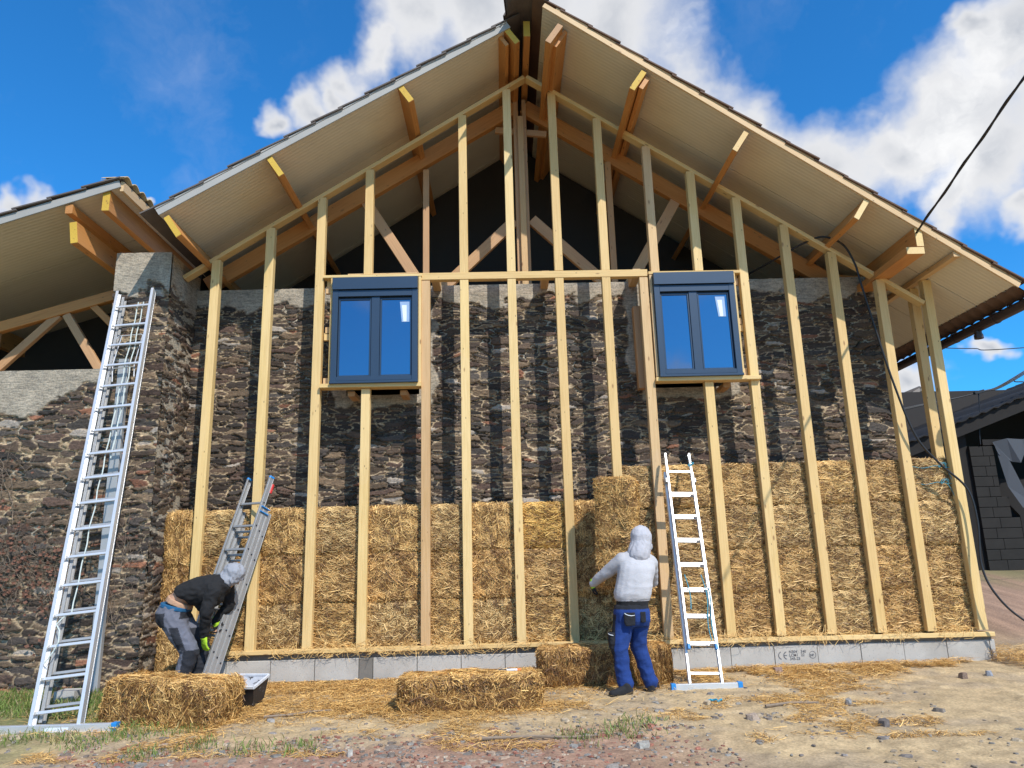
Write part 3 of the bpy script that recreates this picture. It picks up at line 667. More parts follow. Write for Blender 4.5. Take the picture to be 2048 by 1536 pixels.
# window 1 and 2 surrounds
bar('lintel_board', (-2.20, .03, 4.846), (-.955, .03, 4.843), .12, .036, side=(0, 1, 0))
bar('lintel_board', (1.925, .03, 4.806), (3.095, .03, 4.800), .12, .04, side=(0, 1, 0))
bar('sill_board', (-2.20, .02, 3.42), (-.96, .02, 3.413), .16, .05, side=(0, 1, 0))
bar('sill_board', (1.92, .02, 3.405), (3.21, .02, 3.402), .16, .05, side=(0, 1, 0))
for x in (-2.087, -.983, 1.948, 3.008): bar('jamb_board', (x, .03, 3.447), (x, .03, 4.78 if x > 0 else 4.826), .035, .11, m=M_STUD if x not in (1.948,) else M_STUD2)
for x, s in ((-2.15, -1), (3.055, 1)):
    for z, w, m in ((4.70, .075, M_STUD2), (4.08, .085, M_STUD), (4.16, .06, M_STUD2), (3.50, .07, M_STUD2), (4.79, .05, M_STUD)):
        bar('packing_block', (x, .09, z-.045), (x, .09, z+.045), w, .05, m=m)
bar('loose_batten', (-1.90, .04, 4.885), (-1.02, .04, 4.885), .06, .016, side=(0, 1, 0), m=M_STUD2)
bar('brace_board', (1.80, .28, 3.36), (1.79, .28, 4.45), .09, .12, m=M_TRUSS)
b = MB()
for x in (-1.85, -1.2, 2.85):
    b.beam((x, .16, 3.36), (x, .75, 3.36), .09, .06)
b.build('sill_bearer', M_TRUSS, fr)

def window(x0, x1, z0, z1, split, paperx):
    y = -.055
    w = bar('window', ((x0+x1)/2, y+.02, z1-.155), ((x0+x1)/2, y+.02, z1), x1-x0, .13, m=M_FRAME)
    B = lambda nm, lo, hi, m=M_FRAME: (lambda b: (b.box(lo, hi, pc=0, ch=.003), b.build(nm, m, w))[1])(MB())
    zt = z1-.16
    B('frame', (x0, y-.02, z0+.022), (x0+.072, y+.08, zt)); B('frame', (x1-.072, y-.02, z0+.022), (x1, y+.08, zt))
    B('frame', (x0+.073, y-.018, zt-.085), (x1-.073, y+.08, zt-.004)); B('frame', (x0+.073, y-.018, z0+.024), (x1-.073, y+.08, z0+.078))
    B('drip_sill', (x0-.004, y-.045, z0-.012), (x1+.004, y+.08, z0+.018))
    B('seal', (x0+.073, y+.030, z0+.079), (x1-.073, y+.078, zt-.086), M_FRAMED)
    xm = split; 
    B('mullion', (xm-.052, y+.002, z0+.079), (xm+.052, y+.075, zt-.088))
    for a, c_ in ((x0+.074, xm-.053), (xm+.053, x1-.074)):
        f = .022
        B('sash', (a+.002, y+.012, z0+.080), (a+f, y+.05, zt-.10)); B('sash', (c_-f, y+.012, z0+.080), (c_-.002, y+.05, zt-.10))
        B('sash', (a+f+.001, y+.013, z0+.080), (c_-f-.001, y+.05, z0+.100)); B('sash', (a+f+.001, y+.013, zt-.125), (c_-f-.001, y+.05, zt-.101))
        b = MB(); g0 = y+.026; b._add([(a+f, g0, z0+.10), (c_-f, g0, z0+.10), (c_-f, g0+.001, zt-.125), (a+f, g0+.001, zt-.125)], [(0, 1, 2, 3)]); b.build('glass', M_GLASS, w)
    b = MB(); px0, px1 = paperx; g0 = y+.022
    b._add([(px0+.025, g0, zt-.42), (px1, g0, zt-.42), (px1, g0, zt-.155), (px0, g0, zt-.155)], [(0, 1, 2, 3)]); b._add([(px0+.045, g0-.001, zt-.415), (px1-.035, g0-.001, zt-.415), (px1-.035, g0-.001, zt-.20), (px0+.025, g0-.001, zt-.20)], [(0, 1, 2, 3)], None, 0, (1, 1, 1), 1); b.build('sticker', [plain('translucent_blue_film', (.30, .42, .62), .4), M_PAPER], w)
    return w
window(-2.068, -1.003, 3.447, 4.802, -1.53, (-1.23, -1.11))
window(1.968, 2.988, 3.437, 4.780, 2.458, (2.74, 2.86))

# ================================================================ CONCRETE BLOCK PLINTH
pl = empty('block_plinth', (1.2, .1, 0), 'low plinth of pale concrete blocks with a grey mortar bed under the timber frame', 'low wall')
x = -3.66; i = 0
while x < 5.6:
    cut = i in (4, 11); wdt = .16 if i == 4 else (.085 if i == 11 else .498)
    x1 = min(x+wdt, 5.61)
    b = MB(); j = random.uniform(0, .006)
    b.beam((x+.004, .135+j, .145), (x1-.004, .135+j, .145), .20, .235, side=(0, 1, 0), ch=.006, pc=0); blk = b.build('concrete_block', M_MORTAR if cut else M_BLOCK, pl)
    if abs(x-3.06) < .2 and not cut: CEB = (blk, x)
    x = x1; i += 1
b = MB(); xx = np.arange(-3.66, 5.6, .05)
pts = [(a, .052+.006*random.random(), .262-.004*(a > 1)+.010*random.random()) for a in xx]
vs = []; 
for a in xx: 
    y0 = .035+.012*random.random(); vs += [(a, y0+.012, .262+random.uniform(-.006, .004)), (a, y0, .330-.004*(a+4)/3+random.uniform(-.004, .004))]
vs += [(v[0], v[1]+.2, v[2]) for v in vs]; n = len(xx)*2
fs = [(2*k, 2*k+2, 2*k+3, 2*k+1) for k in range(len(xx)-1)]+[(2*k+1, 2*k+3, n+2*k+3, n+2*k+1) for k in range(len(xx)-1)]+[(2*k, n+2*k, n+2*k+2, 2*k+2) for k in range(len(xx)-1)]
b._add(vs, fs); b.box((-3.66, .16, .0), (5.59, .26, .262)); b.build('mortar_bed', M_MORTAR, pl)
# stamped marks on one block
def text(s, x, z, size, y, parent, m, shear=0):
    cu = bpy.data.curves.new('stamp', 'FONT'); cu.body = s; cu.size = size; cu.extrude = .0006; cu.offset = .0006
    o = bpy.data.objects.new('tmp', cu); COL.objects.link(o); dg = bpy.context.evaluated_depsgraph_get()
    me = bpy.data.meshes.new_from_object(o.evaluated_get(dg)); bpy.data.objects.remove(o)
    me.materials.clear(); me.materials.append(m)
    ob = bpy.data.objects.new('stamp', me); COL.objects.link(ob); ob.parent = parent
    me.transform(Matrix.Translation((x, y, z)) @ Matrix.Rotation(R(90), 4, 'X')); return ob
M_INK = plain('faded_grey_ink', (.13, .13, .14), .9, 0, .5, 60)
cb, cx = CEB
for s, dx, dz, sz in (('N304', .165, .045, .042), ('340', .30, .045, .042), ('LCM1', .165, .008, .042), ('22', .30, .008, .042), ('345-23', .17, -.030, .042), ('NF', .405, .005, .036)):
    text(s, cx+dx, .135+dz, sz, .0335, cb, M_INK)
b = MB()
def arc(cxx, czz, r, a0, a1, w=.007, n=16):
    v = []; 
    for k in range(n+1):
        a = R(a0+(a1-a0)*k/n); v += [(cxx+(r-w)*math.cos(a), .0332, czz+(r-w)*math.sin(a)), (cxx+r*math.cos(a), .0332, czz+r*math.sin(a))]
    b._add(v, [(2*k, 2*k+1, 2*k+3, 2*k+2) for k in range(n)])
arc(cx+.085, .155, .045, 105, 255, .009); arc(cx+.145, .155, .045, 105, 255, .009); b._add([(cx+.105, .0332, .151), (cx+.140, .0332, .151), (cx+.140, .0332, .159), (cx+.105, .0332, .159)], [(0, 1, 2, 3)])
arc(cx+.435, .155, .040, 0, 360, .005, 28)
b.build('stamp', M_INK, cb)

# ================================================================ STRAW BALES
def bale_mesh(name, w, d, h, n, faces, seed, r=.05, rough=.022, fluted=False, sl=(.05, .15), sw=(.0030, .0052), flat=.12):
    """local origin: centre of the bottom; w along x, d along y, h along z"""
    rg = np.random.default_rng(seed)
    H = np.array((w, d, h))/2
    def surf(q):
        """q: points on the surface of the box [-H,H] -> rounded, lumpy surface and normal"""
        inner = np.clip(q, -(H-r), H-r); dv = q-inner; L = np.linalg.norm(dv, axis=-1, keepdims=True)+1e-9; nn = dv/L
        p = inner+nn*r; s = seed*3.1
        a = p[..., 0]+p[..., 1]*.7; b_ = p[..., 2]-p[..., 1]*.6
        dd = (fbm(a*9+s, b_*9, 3, seed)-.5)*rough*2.6+(fbm(a*38+s, b_*38, 2, seed)-.5)*rough
        if fluted:
            vert = np.abs(nn[..., 1]) > .7
            dd = dd-np.where(vert, .016*np.abs(np.sin(p[..., 0]*math.pi/.105+3*fbm(p[..., 0]*3, p[..., 2]*3, 2, 5)))**3, 0)
        return p+nn*dd[..., None], nn
    V, Q, o = [], [], 0; st = .025
    for ax in range(3):
        for sg in (-1, 1):
            a, b_ = [i for i in range(3) if i != ax]; na, nb = max(3, int(2*H[a]/st)), max(3, int(2*H[b_]/st))
            A, B = np.meshgrid(np.linspace(-H[a], H[a], na+1), np.linspace(-H[b_], H[b_], nb+1))
            q = np.zeros(A.shape+(3,)); q[..., a] = A; q[..., b_] = B; q[..., ax] = sg*H[ax]
            p, _ = surf(q); ix = np.arange(A.size).reshape(A.shape)+o; o += A.size
            V.append(p.reshape(-1, 3)); f = np.stack([ix[:-1, :-1], ix[:-1, 1:], ix[1:, 1:], ix[1:, :-1]], -1).reshape(-1, 4)
            if (sg > 0) == (ax == 1): f = f[:, ::-1]
            Q.append(f)
    V = np.concatenate(V); Q = np.concatenate(Q); nb_ = len(Q); tint = np.full((len(V), 3), .5); SV, SQ, ST = [], [], []; o = len(V)
    for ax, sg, share, mode in faces:
        k = int(n*share); a, b_ = [i for i in range(3) if i != ax]
        q = np.zeros((k, 3)); q[:, a] = (rg.random(k)*2-1)*H[a]*1.01; q[:, b_] = (rg.random(k)*2-1)*H[b_]*1.01; q[:, ax] = sg*H[ax]
        p, nn = surf(q)
        if mode == 'v': th = rg.normal(math.pi/2, .75, k)
        elif mode == 'h': th = rg.normal(0, .55, k)
        else: th = rg.random(k)*math.pi
        D = np.zeros((k, 3)); D[:, a] = np.cos(th); D[:, b_] = np.sin(th)
        D -= nn*np.sum(D*nn, 1, keepdims=True); D /= np.linalg.norm(D, axis=1, keepdims=True)+1e-9
        D += nn*(rg.normal(.02, flat, (k, 1))); L = rg.uniform(sl[0], sl[1], k)
        D /= np.linalg.norm(D, axis=1, keepdims=True)
        nn2 = nn+rg.normal(0, .45, nn.shape); nn2 /= np.linalg.norm(nn2, axis=1, keepdims=True)
        v, qq = strands(p+nn*(.002+rg.random((k, 1))*.016), D, nn2, L, rg.uniform(sw[0], sw[1], k)*np.where(rg.random(k) < .2, 1.6, 1), .3)
        SV.append(v); SQ.append(qq+o); o += len(v)
        clump = fbm(p[:, 0]*26+p[:, 1]*17, p[:, 2]*38, 3, seed+4)
        tt = np.clip((.22 if not (fluted and abs(ax-1) == 0) else .02)+(clump-.5)*1.9+rg.normal(.17, .28, k)+(.26 if (ax == 2 and sg > 0) else 0), 0, 1)
        ST.append(np.repeat(tt[:, None], 6, 0).repeat(3, 1))
    V = np.concatenate([V]+SV); Qa = np.concatenate([Q]+SQ); tint = np.concatenate([tint]+ST); V = V+np.array((0, 0, h/2))
    mi = np.concatenate([np.zeros(nb_, int), np.ones(len(Qa)-nb_, int)])
    ob = npmesh(name, V, Qa, [M_SBODY, M_STRAW], tint, None, True, mi)
    me = ob.data; bpy.data.objects.remove(ob); return me
def place(me, name, loc, rz=0, sc=(1, 1, 1), col=(1, 1, 1), rx=0, ry=0):
    o = bpy.data.objects.new(name, me); COL.objects.link(o); o.location = loc; o.rotation_euler = (rx, ry, rz); o.scale = sc; o.color = (*col, 1); return o
# infill bales between the posts (front face is what shows)
WB = [bale_mesh('wall_bale', .60, .34, .50, 3600, [(1, -1, .80, 'h' if i % 2 else 'r'), (2, 1, .12, 'h'), (2, -1, .04, 'h'), (0, -1, .02, 'r'), (0, 1, .02, 'r')], 40+i, r=.045) for i in range(6)]
edges = [-4.0]+[STX[k] for k in 'SABCDMNOP']+[STX[k] for k in 'EFGHIJK']
NTH = ['first', 'second', 'third', 'fourth', 'fifth', 'sixth', 'seventh', 'eighth', 'ninth', 'tenth', 'eleventh', 'twelfth', 'thirteenth', 'fourteenth', 'fifteenth', 'sixteenth']
TINTS = [(1, 1, 1), (.96, .94, .90), (1.0, .92, .80), (1.05, 1.0, .88), (.90, .87, .82), (1.0, .95, .86)]
r3 = [.375, .87, 1.425, 1.955]; r4 = [.36, .85, 1.35, 1.86, 2.36]
rown = {3: ['bottom', 'middle', 'top'], 4: ['bottom', 'second', 'third', 'top']}
kk = 0
for i in range(16):
    a, c_ = edges[i], edges[i+1]; zs = [.0, .66, 1.32, 1.955] if i == 0 else (r3 if i < 9 else r4)
    for j in range(len(zs)-1):
        z0, z1 = zs[j], zs[j+1]; t = TINTS[(kk*5+j*2+(kk*kk) % 3) % 6]; w = random.uniform(.95, 1.05)
        if i == 7 and j == 2: t = (1.12, 1.02, .66)
        h = (z1-z0)*random.uniform(.965, .995)
        tw = random.uniform(-.02, .02)
        o = place(WB[(kk*7+j) % 6], 'straw_bale', ((a+c_)/2+random.uniform(-.008, .008), .270+random.uniform(-.012, .018), z0+.004), tw, ((c_-a-.012)/.60, 1, h/.50), tuple(x*w for x in t))
        rn = rown[len(zs)-1][j]
        if i == 0: lb = f'straw bale in the {rn} row, wedged between the stone pillar and the first post'
        else: lb = f'straw bale in the {rn} row, between the {NTH[i-1]} and {NTH[i]} floor-standing posts from the pillar'
        tag(o, lb, 'straw bale', 'straw bales packed between the posts of the timber frame'); kk += 1
# loose bales
GB = bale_mesh('ground_bale', 1.0, .45, .37, 15000, [(1, -1, .34, 'v'), (2, 1, .34, 'h'), (0, -1, .12, 'r'), (0, 1, .17, 'r'), (1, 1, .03, 'v')], 71, r=.055, rough=.02, fluted=True, sl=(.05, .17))
GB2 = bale_mesh('ground_bale', 1.0, .45, .37, 14000, [(1, -1, .38, 'v'), (2, 1, .34, 'h'), (0, -1, .12, 'r'), (0, 1, .12, 'r'), (1, 1, .04, 'v')], 83, r=.06, rough=.022, fluted=True, sl=(.05, .17))
UB = bale_mesh('upright_bale', .40, .34, 1.10, 13000, [(1, -1, .50, 'r'), (2, 1, .14, 'h'), (0, 1, .20, 'h'), (0, -1, .16, 'v')], 91, r=.05, rough=.02, sl=(.05, .15))
tag(place(GB, 'straw_bale', (-2.985, -1.74, -.045), R(-10), (1.06, 1, 1.03), (1.0, .93, .78), ry=R(2.5)), 'loose golden straw bale on the dirt at left, beside the mortar tub', 'straw bale')
tag(place(GB2, 'straw_bale', (-.335, -1.52, -.045), R(4), (1.26, .98, .86), (1.02, .93, .74)), 'long loose straw bale lying on the dirt with a marker pen on top', 'straw bale')
tag(place(GB2, 'straw_bale', (.80, -.50, .0), R(-2), (.90, 1, .97), (.90, .80, .66)), 'brownish straw bale against the plinth, left of the man in the white hoodie', 'straw bale')
tag(place(GB, 'straw_bale', (1.48, -.50, .0), R(3), (.46, 1, .99), (.92, .82, .66)), 'half-hidden straw bale behind the legs of the man in the white hoodie', 'straw bale')
tag(place(UB, 'straw_bale', (1.27, -.40, .985), R(-22), (1.02, 1, 1.06), (1.0, .92, .76), ry=R(1.5)), 'straw bale stood on end, being pushed upright by the man in the white hoodie', 'straw bale')
def twine(pts, name='twine', r=.004, parent=None, m=None):
    b = MB(); b.tube(pts, r, 5); return b.build(name, m or M_TWINE, parent)
tb = [o for o in COL.objects if o.name.startswith('straw_bale') and 'top row, between the fifteenth' in o.get('label', '')][0]
for z in (.40, .20):
    t = MB(); t.tube([(x, -.205-.012*math.sin(x*9), z+.012*math.sin(x*21)) for x in np.linspace(-.28, .28, 14)], .004, 5)
    t.tube([(.16+.05*math.cos(a), -.215, z+.02+.03*math.sin(a*1.7)) for a in np.linspace(0, 6, 14)], .0045, 5)
    t.tube([(.16+.02*k, -.22, z-.02*k*k*.4) for k in range(6)], .004, 5); t.build('twine', M_TWINE, tb)

# ================================================================ LADDERS
def ladder_section(root, foot, top, side, width, railw, raild, rung0, n, pitch=.28, m=M_ALU, cap=None, rw=.026, end=.0, hole=False):
    foot, top, side = Vector(foot), Vector(top), Vector(side).normalized(); d = (top-foot).normalized(); nrm = side.cross(d)
    for s in (-1, 1):
        o = side*(s*(width-railw)/2); fl = raild*.5
        b = MB(); b.beam(foot+o+side*s*railw*.30, top+o+side*s*railw*.30, railw*.25, raild, side=side, pc=0, ch=.001)     # web
        for q in (-1, 1): b.beam(foot+o+nrm*q*(fl-.003), top+o+nrm*q*(fl-.003), railw, .007, side=side, pc=0, ch=.001)    # flanges
        rl = b.build('rail', m, root)
        if cap:
            b = MB(); b.beam(foot+o-d*.02, foot+o+d*.03, railw+.006, raild+.006, side=side, pc=0)
            b.beam(top+o-d*.01, top+o+d*.012, railw+.004, raild+.004, side=side, pc=0) if cap == 2 else None
            b.build('end_cap', M_BLUE, rl)
        if hole:
            b = MB()
            for k in range(n):
                c = foot+d*(rung0+k*pitch)+side*s*(width/2+.0012); b.beam(c-side*s*.001, c+side*s*.0012, .018, .018, side=d, ch=.005)
            b.build('rivet', M_FRAMED, rl)
    for k in range(n):
        c = foot+d*(rung0+k*pitch)
        b = MB(); b.beam(c-side*(width/2-railw*.6), c+side*(width/2-railw*.6), rw, rw*.8, side=d, pc=0, ch=.003); b.build('rung', m, root)
    return d, nrm
# long extension ladder on the pillar
lad = empty('extension_ladder', (-3.85, -2.0, -.03), 'tallest aluminium extension ladder, leaning on the stone pillar at the far left', 'ladder')
f0, t0 = Vector((-3.855, -2.0, -.02)), Vector((-4.345, -.40, 4.56)); sd = Vector((1, .02, 0))
sd = (sd-(t0-f0).normalized()*sd.dot((t0-f0).normalized())).normalized()
d, nn = ladder_section(lad, f0, t0, sd, .435, .030, .080, .17, 17)
bk = nn if nn.y > 0 else -nn
ladder_section(lad, f0+bk*.085+d*.10, t0+bk*.085-d*.03, sd, .365, .030, .070, .13, 16, m=M_ALU2)
b = MB(); b.beam((-4.62, -2.02, .0), (-3.335, -2.02, .0), .055, .085, side=(0, 1, 0), pc=0); sb = b.build('stabiliser_bar', M_ALU, lad)
b = MB(); b.beam((-3.36, -2.02, -.005), (-3.315, -2.02, -.005), .07, .105, side=(0, 1, 0), pc=0); b.build('end_cap', M_BLUE, sb)
b = MB(); b._add([(-3.92, -2.0495, -.02), (-3.72, -2.0495, -.02), (-3.72, -2.0495, .022), (-3.92, -2.0495, .022)], [(0, 1, 2, 3)]); b.build('sticker', M_PAPER, sb)
Lp = lambda z, x=0, y=0: Vector(f0+(t0-f0)*((z+.02)/4.58)+sd*x+bk*y)
for k, (x, z0, z1) in enumerate(((-.015, .95, 4.42), (.045, 2.45, 4.42))):
    pts = [Lp(z, x+(.05-.10*(4.4-z)/3.5)+.006*math.sin(z*17), .03+.004*math.cos(z*13)) for z in np.linspace(z0, z1, 40)]
    b = MB(); b.tube(pts, .0065, 6); b.build('rope', M_ROPE, lad)
pts = [Lp(.95, -.07, .03), Lp(.9, -.12, .0), Lp(.84, -.15, -.03), Lp(.78, -.10, -.05), Lp(.68, -.09, -.05), Lp(.6, -.13, -.04), Lp(.52, -.19, -.03)]
b = MB(); b.tube(pts, .0065, 6); b.build('rope', M_ROPE, lad)
b = MB()
for q in ([(-.15, 3.95), (-.13, 3.98), (.12, 3.98), (.15, 3.95)], [(-.13, 3.55), (.10, 3.55)], [(.14, 3.97), (.10, 3.58), (.12, 3.42)], [(-.10, 3.97), (-.14, 3.6), (-.11, 3.38)]):
    b.tube([Lp(z, x, .055) for x, z in q], .006, 6)
b.build('spring_hook', M_ALU, lad)
# three part ladder held by the bent man
lad = empty('triple_ladder', (-3.2, -.8, 0), 'three-part aluminium ladder being held by the bent man in black', 'ladder')
ft, tp = Vector((-3.122, -.83, .0)), Vector((-2.714, -.05, 2.321)); lean = (tp-ft).normalized()
side = Vector((.886, -.464, 0)); cen = -side*.19
back = Vector((.46, .886, 0)); back = (back-lean*back.dot(lean)).normalized()
ladder_section(lad, ft+cen, tp+cen, side, .38, .026, .062, .20, 8, m=M_ALU2, cap=2, hole=True)
ladder_section(lad, ft+cen+back*.068, ft+cen+back*.068+lean*2.10, side, .38, .026, .062, .16, 7, m=M_ALU2, hole=True)
ladder_section(lad, ft+cen+back*.136, ft+cen+back*.136+lean*2.08, side, .38, .026, .062, .12, 7, m=M_ALU2, hole=True)
b = MB(); c = ft+lean*2.05+back*.03; b.beam(c-back*.05, c+back*.08, .035, .012, side=side, pc=0); b.beam(c-back*.05+lean*.06, c+back*.08+lean*.06, .035, .012, side=side, pc=0); b.build('guide_bracket', M_BLUE, lad)
b = MB(); c = ft+lean*2.30+back*.045; b.beam(c, c+lean*.11, .02, .03, side=side, pc=0); b.build('hook', M_RED, lad)
b = MB(); c = ft+lean*1.15-back*.04; b.beam(c, c+lean*.10, .02, .025, side=side, pc=0); b.build('hook', M_RED, lad)
# ladder in the middle right
lad = empty('double_ladder', (1.99, -1.0, .03), 'shorter aluminium ladder leaning on the straw, right of the man in the white hoodie', 'ladder')
f1, t1 = Vector((1.985, -1.0, .045)), Vector((2.075, -.145, 2.24)); sd1 = Vector((1, 0, 0)); dd = (t1-f1).normalized(); sd1 = (sd1-dd*sd1.dot(dd)).normalized()
d1, n1_ = ladder_section(lad, f1, t1, sd1, .345, .022, .052, .10, 8)
fb = n1_ if n1_.y > 0 else -n1_
ladder_section(lad, f1-fb*.058+d1*.34, f1-fb*.058+d1*2.58, sd1, .300, .020, .048, .045, 8, cap=1)
b = MB(); b.beam((1.652, -1.03, .022), (2.312, -1.03, .022), .05, .068, side=(0, 1, 0), pc=0); sb = b.build('stabiliser_bar', M_ALU, lad)
for x in (1.650, 2.315): b = MB(); b.beam((x-.022, -1.03, .018), (x+.022, -1.03, .018), .062, .088, side=(0, 1, 0), pc=0); b.build('end_cap', M_BLUE, sb)
for s in (-1, 1):
    c = f1-fb*.03+d1*2.20+sd1*s*.16; b = MB(); b.beam(c, c+d1*.05, .034, .115, side=sd1, pc=0); b.build('guide_bracket', M_ALU2, lad)
P1 = lambda u, x, o=-.09: Vector(f1+d1*u+sd1*x-fb*o*-1)
for x, u0, u1 in ((-.09, 1.09, .72), (.085, 1.09, .40), (.12, .95, .42)):
    twine([P1(u, x+.02*math.sin(u*9)+.03*(1.09-u)) for u in np.linspace(u0, u1, 12)], 'strap', .006, lad)
c = f1-fb*.085+d1*2.43+sd1*.14; twine([c+Vector((.035*math.cos(a), -.01, .022*math.sin(a*1.3))) for a in np.linspace(0, 9, 20)], 'twine', .005, lad)

# ================================================================ SMALL THINGS
o = (lambda b: (b.beam((-4.415, -.375, -.06), (-4.415, -.375, 3.72), .115, .06, pc=0), b.build('grey_post', M_ZINC))[1])(MB()); tag(o, 'grey upright post standing against the stone pillar behind the tall ladder', 'post')
b = MB(); b.beam((-4.40, -.85, -.08), (-4.40, -.85, .145), .20, .20, pc=0, ch=.006); o = b.build('loose_block', M_BLOCK); tag(o, 'single pale concrete block on the ground behind the tall ladder', 'concrete block')
b = MB(); b.beam((-4.465, -.85, .146), (-4.465, -.85, .152), .05, .14, pc=0); b.beam((-4.335, -.85, .146), (-4.335, -.85, .152), .05, .14, pc=0)
# tub
tub = empty('mortar_tub', (-2.38, -1.25, 0), 'black plastic mortar tub with a white crusted rim beside the left bale', 'tub')
def tubshape(x0, x1, y0, y1, z, k): 
    cx_, cy_ = (x0+x1)/2, (y0+y1)/2; return [(cx_+(x-cx_)*k, cy_+(y-cy_)*k, z) for x, y in ((x0, y0), (x1, y0), (x1, y1), (x0, y1))]
x0, x1, y0, y1 = -2.64, -2.32, -1.42, -1.12
b = MB(); b._add(tubshape(x0, x1, y0, y1, .0, .72)+tubshape(x0, x1, y0, y1, .20, 1), [(3, 2, 1, 0), (0, 1, 5, 4), (1, 2, 6, 5), (2, 3, 7, 6), (3, 0, 4, 7)])
def spl(name, c0, c1, sc, lo, hi):
    m, t, bb = mat(name); tc = t.new('ShaderNodeTexCoord').outputs['Object']; n = t.noise(tc, sc, 5, .7, 1)
    t.set(bb.inputs['Base Color'], t.mix(t.maprange(n, lo, hi, 0, 1), c0, c1)); bb.inputs['Roughness'].default_value = .55; return m
b.build('outer_shell', spl('black_tub_plastic', (.016, .018, .024), (.30, .32, .35), 16, .60, .66), tub)
b = MB(); b._add(tubshape(x0, x1, y0, y1, .012, .70)+tubshape(x0, x1, y0, y1, .202, .96), [(0, 1, 2, 3), (4, 5, 1, 0), (5, 6, 2, 1), (6, 7, 3, 2), (7, 4, 0, 3)])
b.build('inner_shell', spl('white_splashed_lining', (.62, .63, .66), (.05, .05, .06), 11, .56, .62), tub)
b = MB(); pts = tubshape(x0, x1, y0, y1, .205, 1.0); 
for i in range(4): b.beam(pts[i], pts[(i+1) % 4], .028, .018, side=(0, 0, 1), pc=0)
b.build('rim', plain('white_rim', (.62, .63, .66), .6, 0, .25, 20), tub)
tub.rotation_euler = (R(13), 0, R(-10)); tub.location.z += .045
# marker
mk = empty('marker_pen', (.06, -1.5, .28), 'marker pen lying on top of the middle loose bale', 'pen')
zt = .292
b = MB(); b.tube([(-.075, -1.47, zt), (.0, -1.465, zt)], .012, 8); b.build('pen_cap', M_CABLE, mk)
b = MB(); b.tube([(.0, -1.465, zt), (.10, -1.458, zt)], .013, 8); b.build('barrel', M_PAPER, mk)
b = MB(); b.tube([(.10, -1.458, zt), (.135, -1.455, zt)], .0125, 8); b.build('end_plug', plain('orange_plastic', (.75, .16, .02), .5), mk)
b = MB(); z = gz(1.87, -1.6)
for k in range(3): b.tube([(1.82+.05*k, -1.6+.03*math.sin(k*2), z+.012), (1.86+.05*k, -1.62, z+.03), (1.90+.04*k, -1.58+.02*k, z+.010)], .009, 5)
tag(b.build('twine_scrap', plain('blue_scrap', (.03, .33, .50), .7)), 'scrap of bright blue twine on the dirt in front of the right ladder', 'twine')
# stones lying about
STN = [(4.62, -.93, .10, .055, (.22, .15, .11), 'brown brick-like stone on straw near the right end of the plinth'), (4.95, -.83, .09, .05, (.26, .27, .30), 'grey stone next to the brown one near the right end of the plinth'),
 (3.02, -1.85, .10, .05, (.26, .25, .24), 'blocky grey stone alone on the bare dirt at right'), (2.95, -2.62, .14, .05, (.13, .11, .10), 'dark slate sliver at the bottom right edge'),
 (.98, -3.02, .15, .045, (.36, .34, .30), 'largest pale stone at the bottom of the red gravel'), (3.6, -2.25, .12, .03, (.20, .17, .14), 'flat dark brown slate lying in the right foreground'),
 (2.0, -2.35, .13, .05, (.36, .28, .22), 'pinkish rounded rock at the bottom centre right'), (-1.15, -3.0, .055, .05, (.50, .46, .40), 'small pale stone at the bottom left of the red gravel'),
 (-2.05, -1.93, .11, .04, (.33, .31, .29), 'grey slate beside a twig between the two loose bales'), (2.92, -.42, .19, .07, (.30, .20, .16), 'reddish flat stone against the straw below the stamped block')]
for x, y, s, h, tn, lb in STN:
    b = MB(); b.chip((0, 0, 0), s*.5, s*.36, h, random.random()*3, tn); o = b.build('stone', M_CHIP); o.location = (x, y, gz(x, y)+h*.3); tag(o, lb, 'stone', 'loose stones on the dirt')
for pts, lb in (([(-2.15, -1.80), (-1.95, -1.76), (-1.72, -1.62), (-1.60, -1.60)], 'grey twig on the dirt left of the middle loose bale'), ([(1.75+.5, -1.95), (2.5, -1.88), (2.75, -1.86)], 'thin dark stick on the bare dirt at right'), ([(-.20, -2.75), (.2, -2.72), (.45, -2.78), (.7, -2.74)], 'long weathered lath lying across the red gravel')):
    b = MB(); b.tube([(x, y, gz(x, y)+.022) for x, y in pts], [.014, .012, .010, .006][:len(pts)], 6); tag(b.build('stick', M_VINE), lb, 'stick')
# stuff on the ground ------------------------------------------------
def scatter(n, fx):
    P = fx(n); z = ground_z(P[:, 0], P[:, 1]); return np.column_stack([P, z])
def litter(n, fx, zr, lw=(.04, .16), ww=(.0028, .0055)):
    P = scatter(n, fx); k = len(P); P[:, 2] += RNG.random(k)*zr+.002
    th = RNG.random(k)*math.pi*2; D = np.stack([np.cos(th), np.sin(th), RNG.normal(.03, .16, k)], 1); N_ = RNG.normal(0, .35, (k, 3)); N_[:, 2] += 1
    N_ /= np.linalg.norm(N_, axis=1, keepdims=True)
    return strands(P, D, N_, RNG.uniform(*lw, k), RNG.uniform(*ww, k), .3)+(k,)
def u(a, b_, n): return RNG.uniform(a, b_, n)
def dens1(n):
    x, y = u(-3.5, 6.2, n), -np.abs(RNG.normal(0, .42, n))-.02
    lim = .55+.55*vn(x*.9, x*0, 3)+np.where((x > 1.2) & (x < 4), .45, 0)+np.where(x > 4.3, -.25, 0)+np.where(x < .4, .35, 0)
    m = (-y < lim) & ((fbm(x*3, y*3, 3, 5)) > .33+.22*(-y)/lim); return np.column_stack([x, y])[m]
def dens2(n):
    x, y = u(-3.6, 3.6, n), u(-3.0, -.5, n)
    m = fbm(x*1.7, y*2.2, 4, 15) > .46+.10*(y < -1.9)+.06*RNG.random(n); return np.column_stack([x, y])[m]
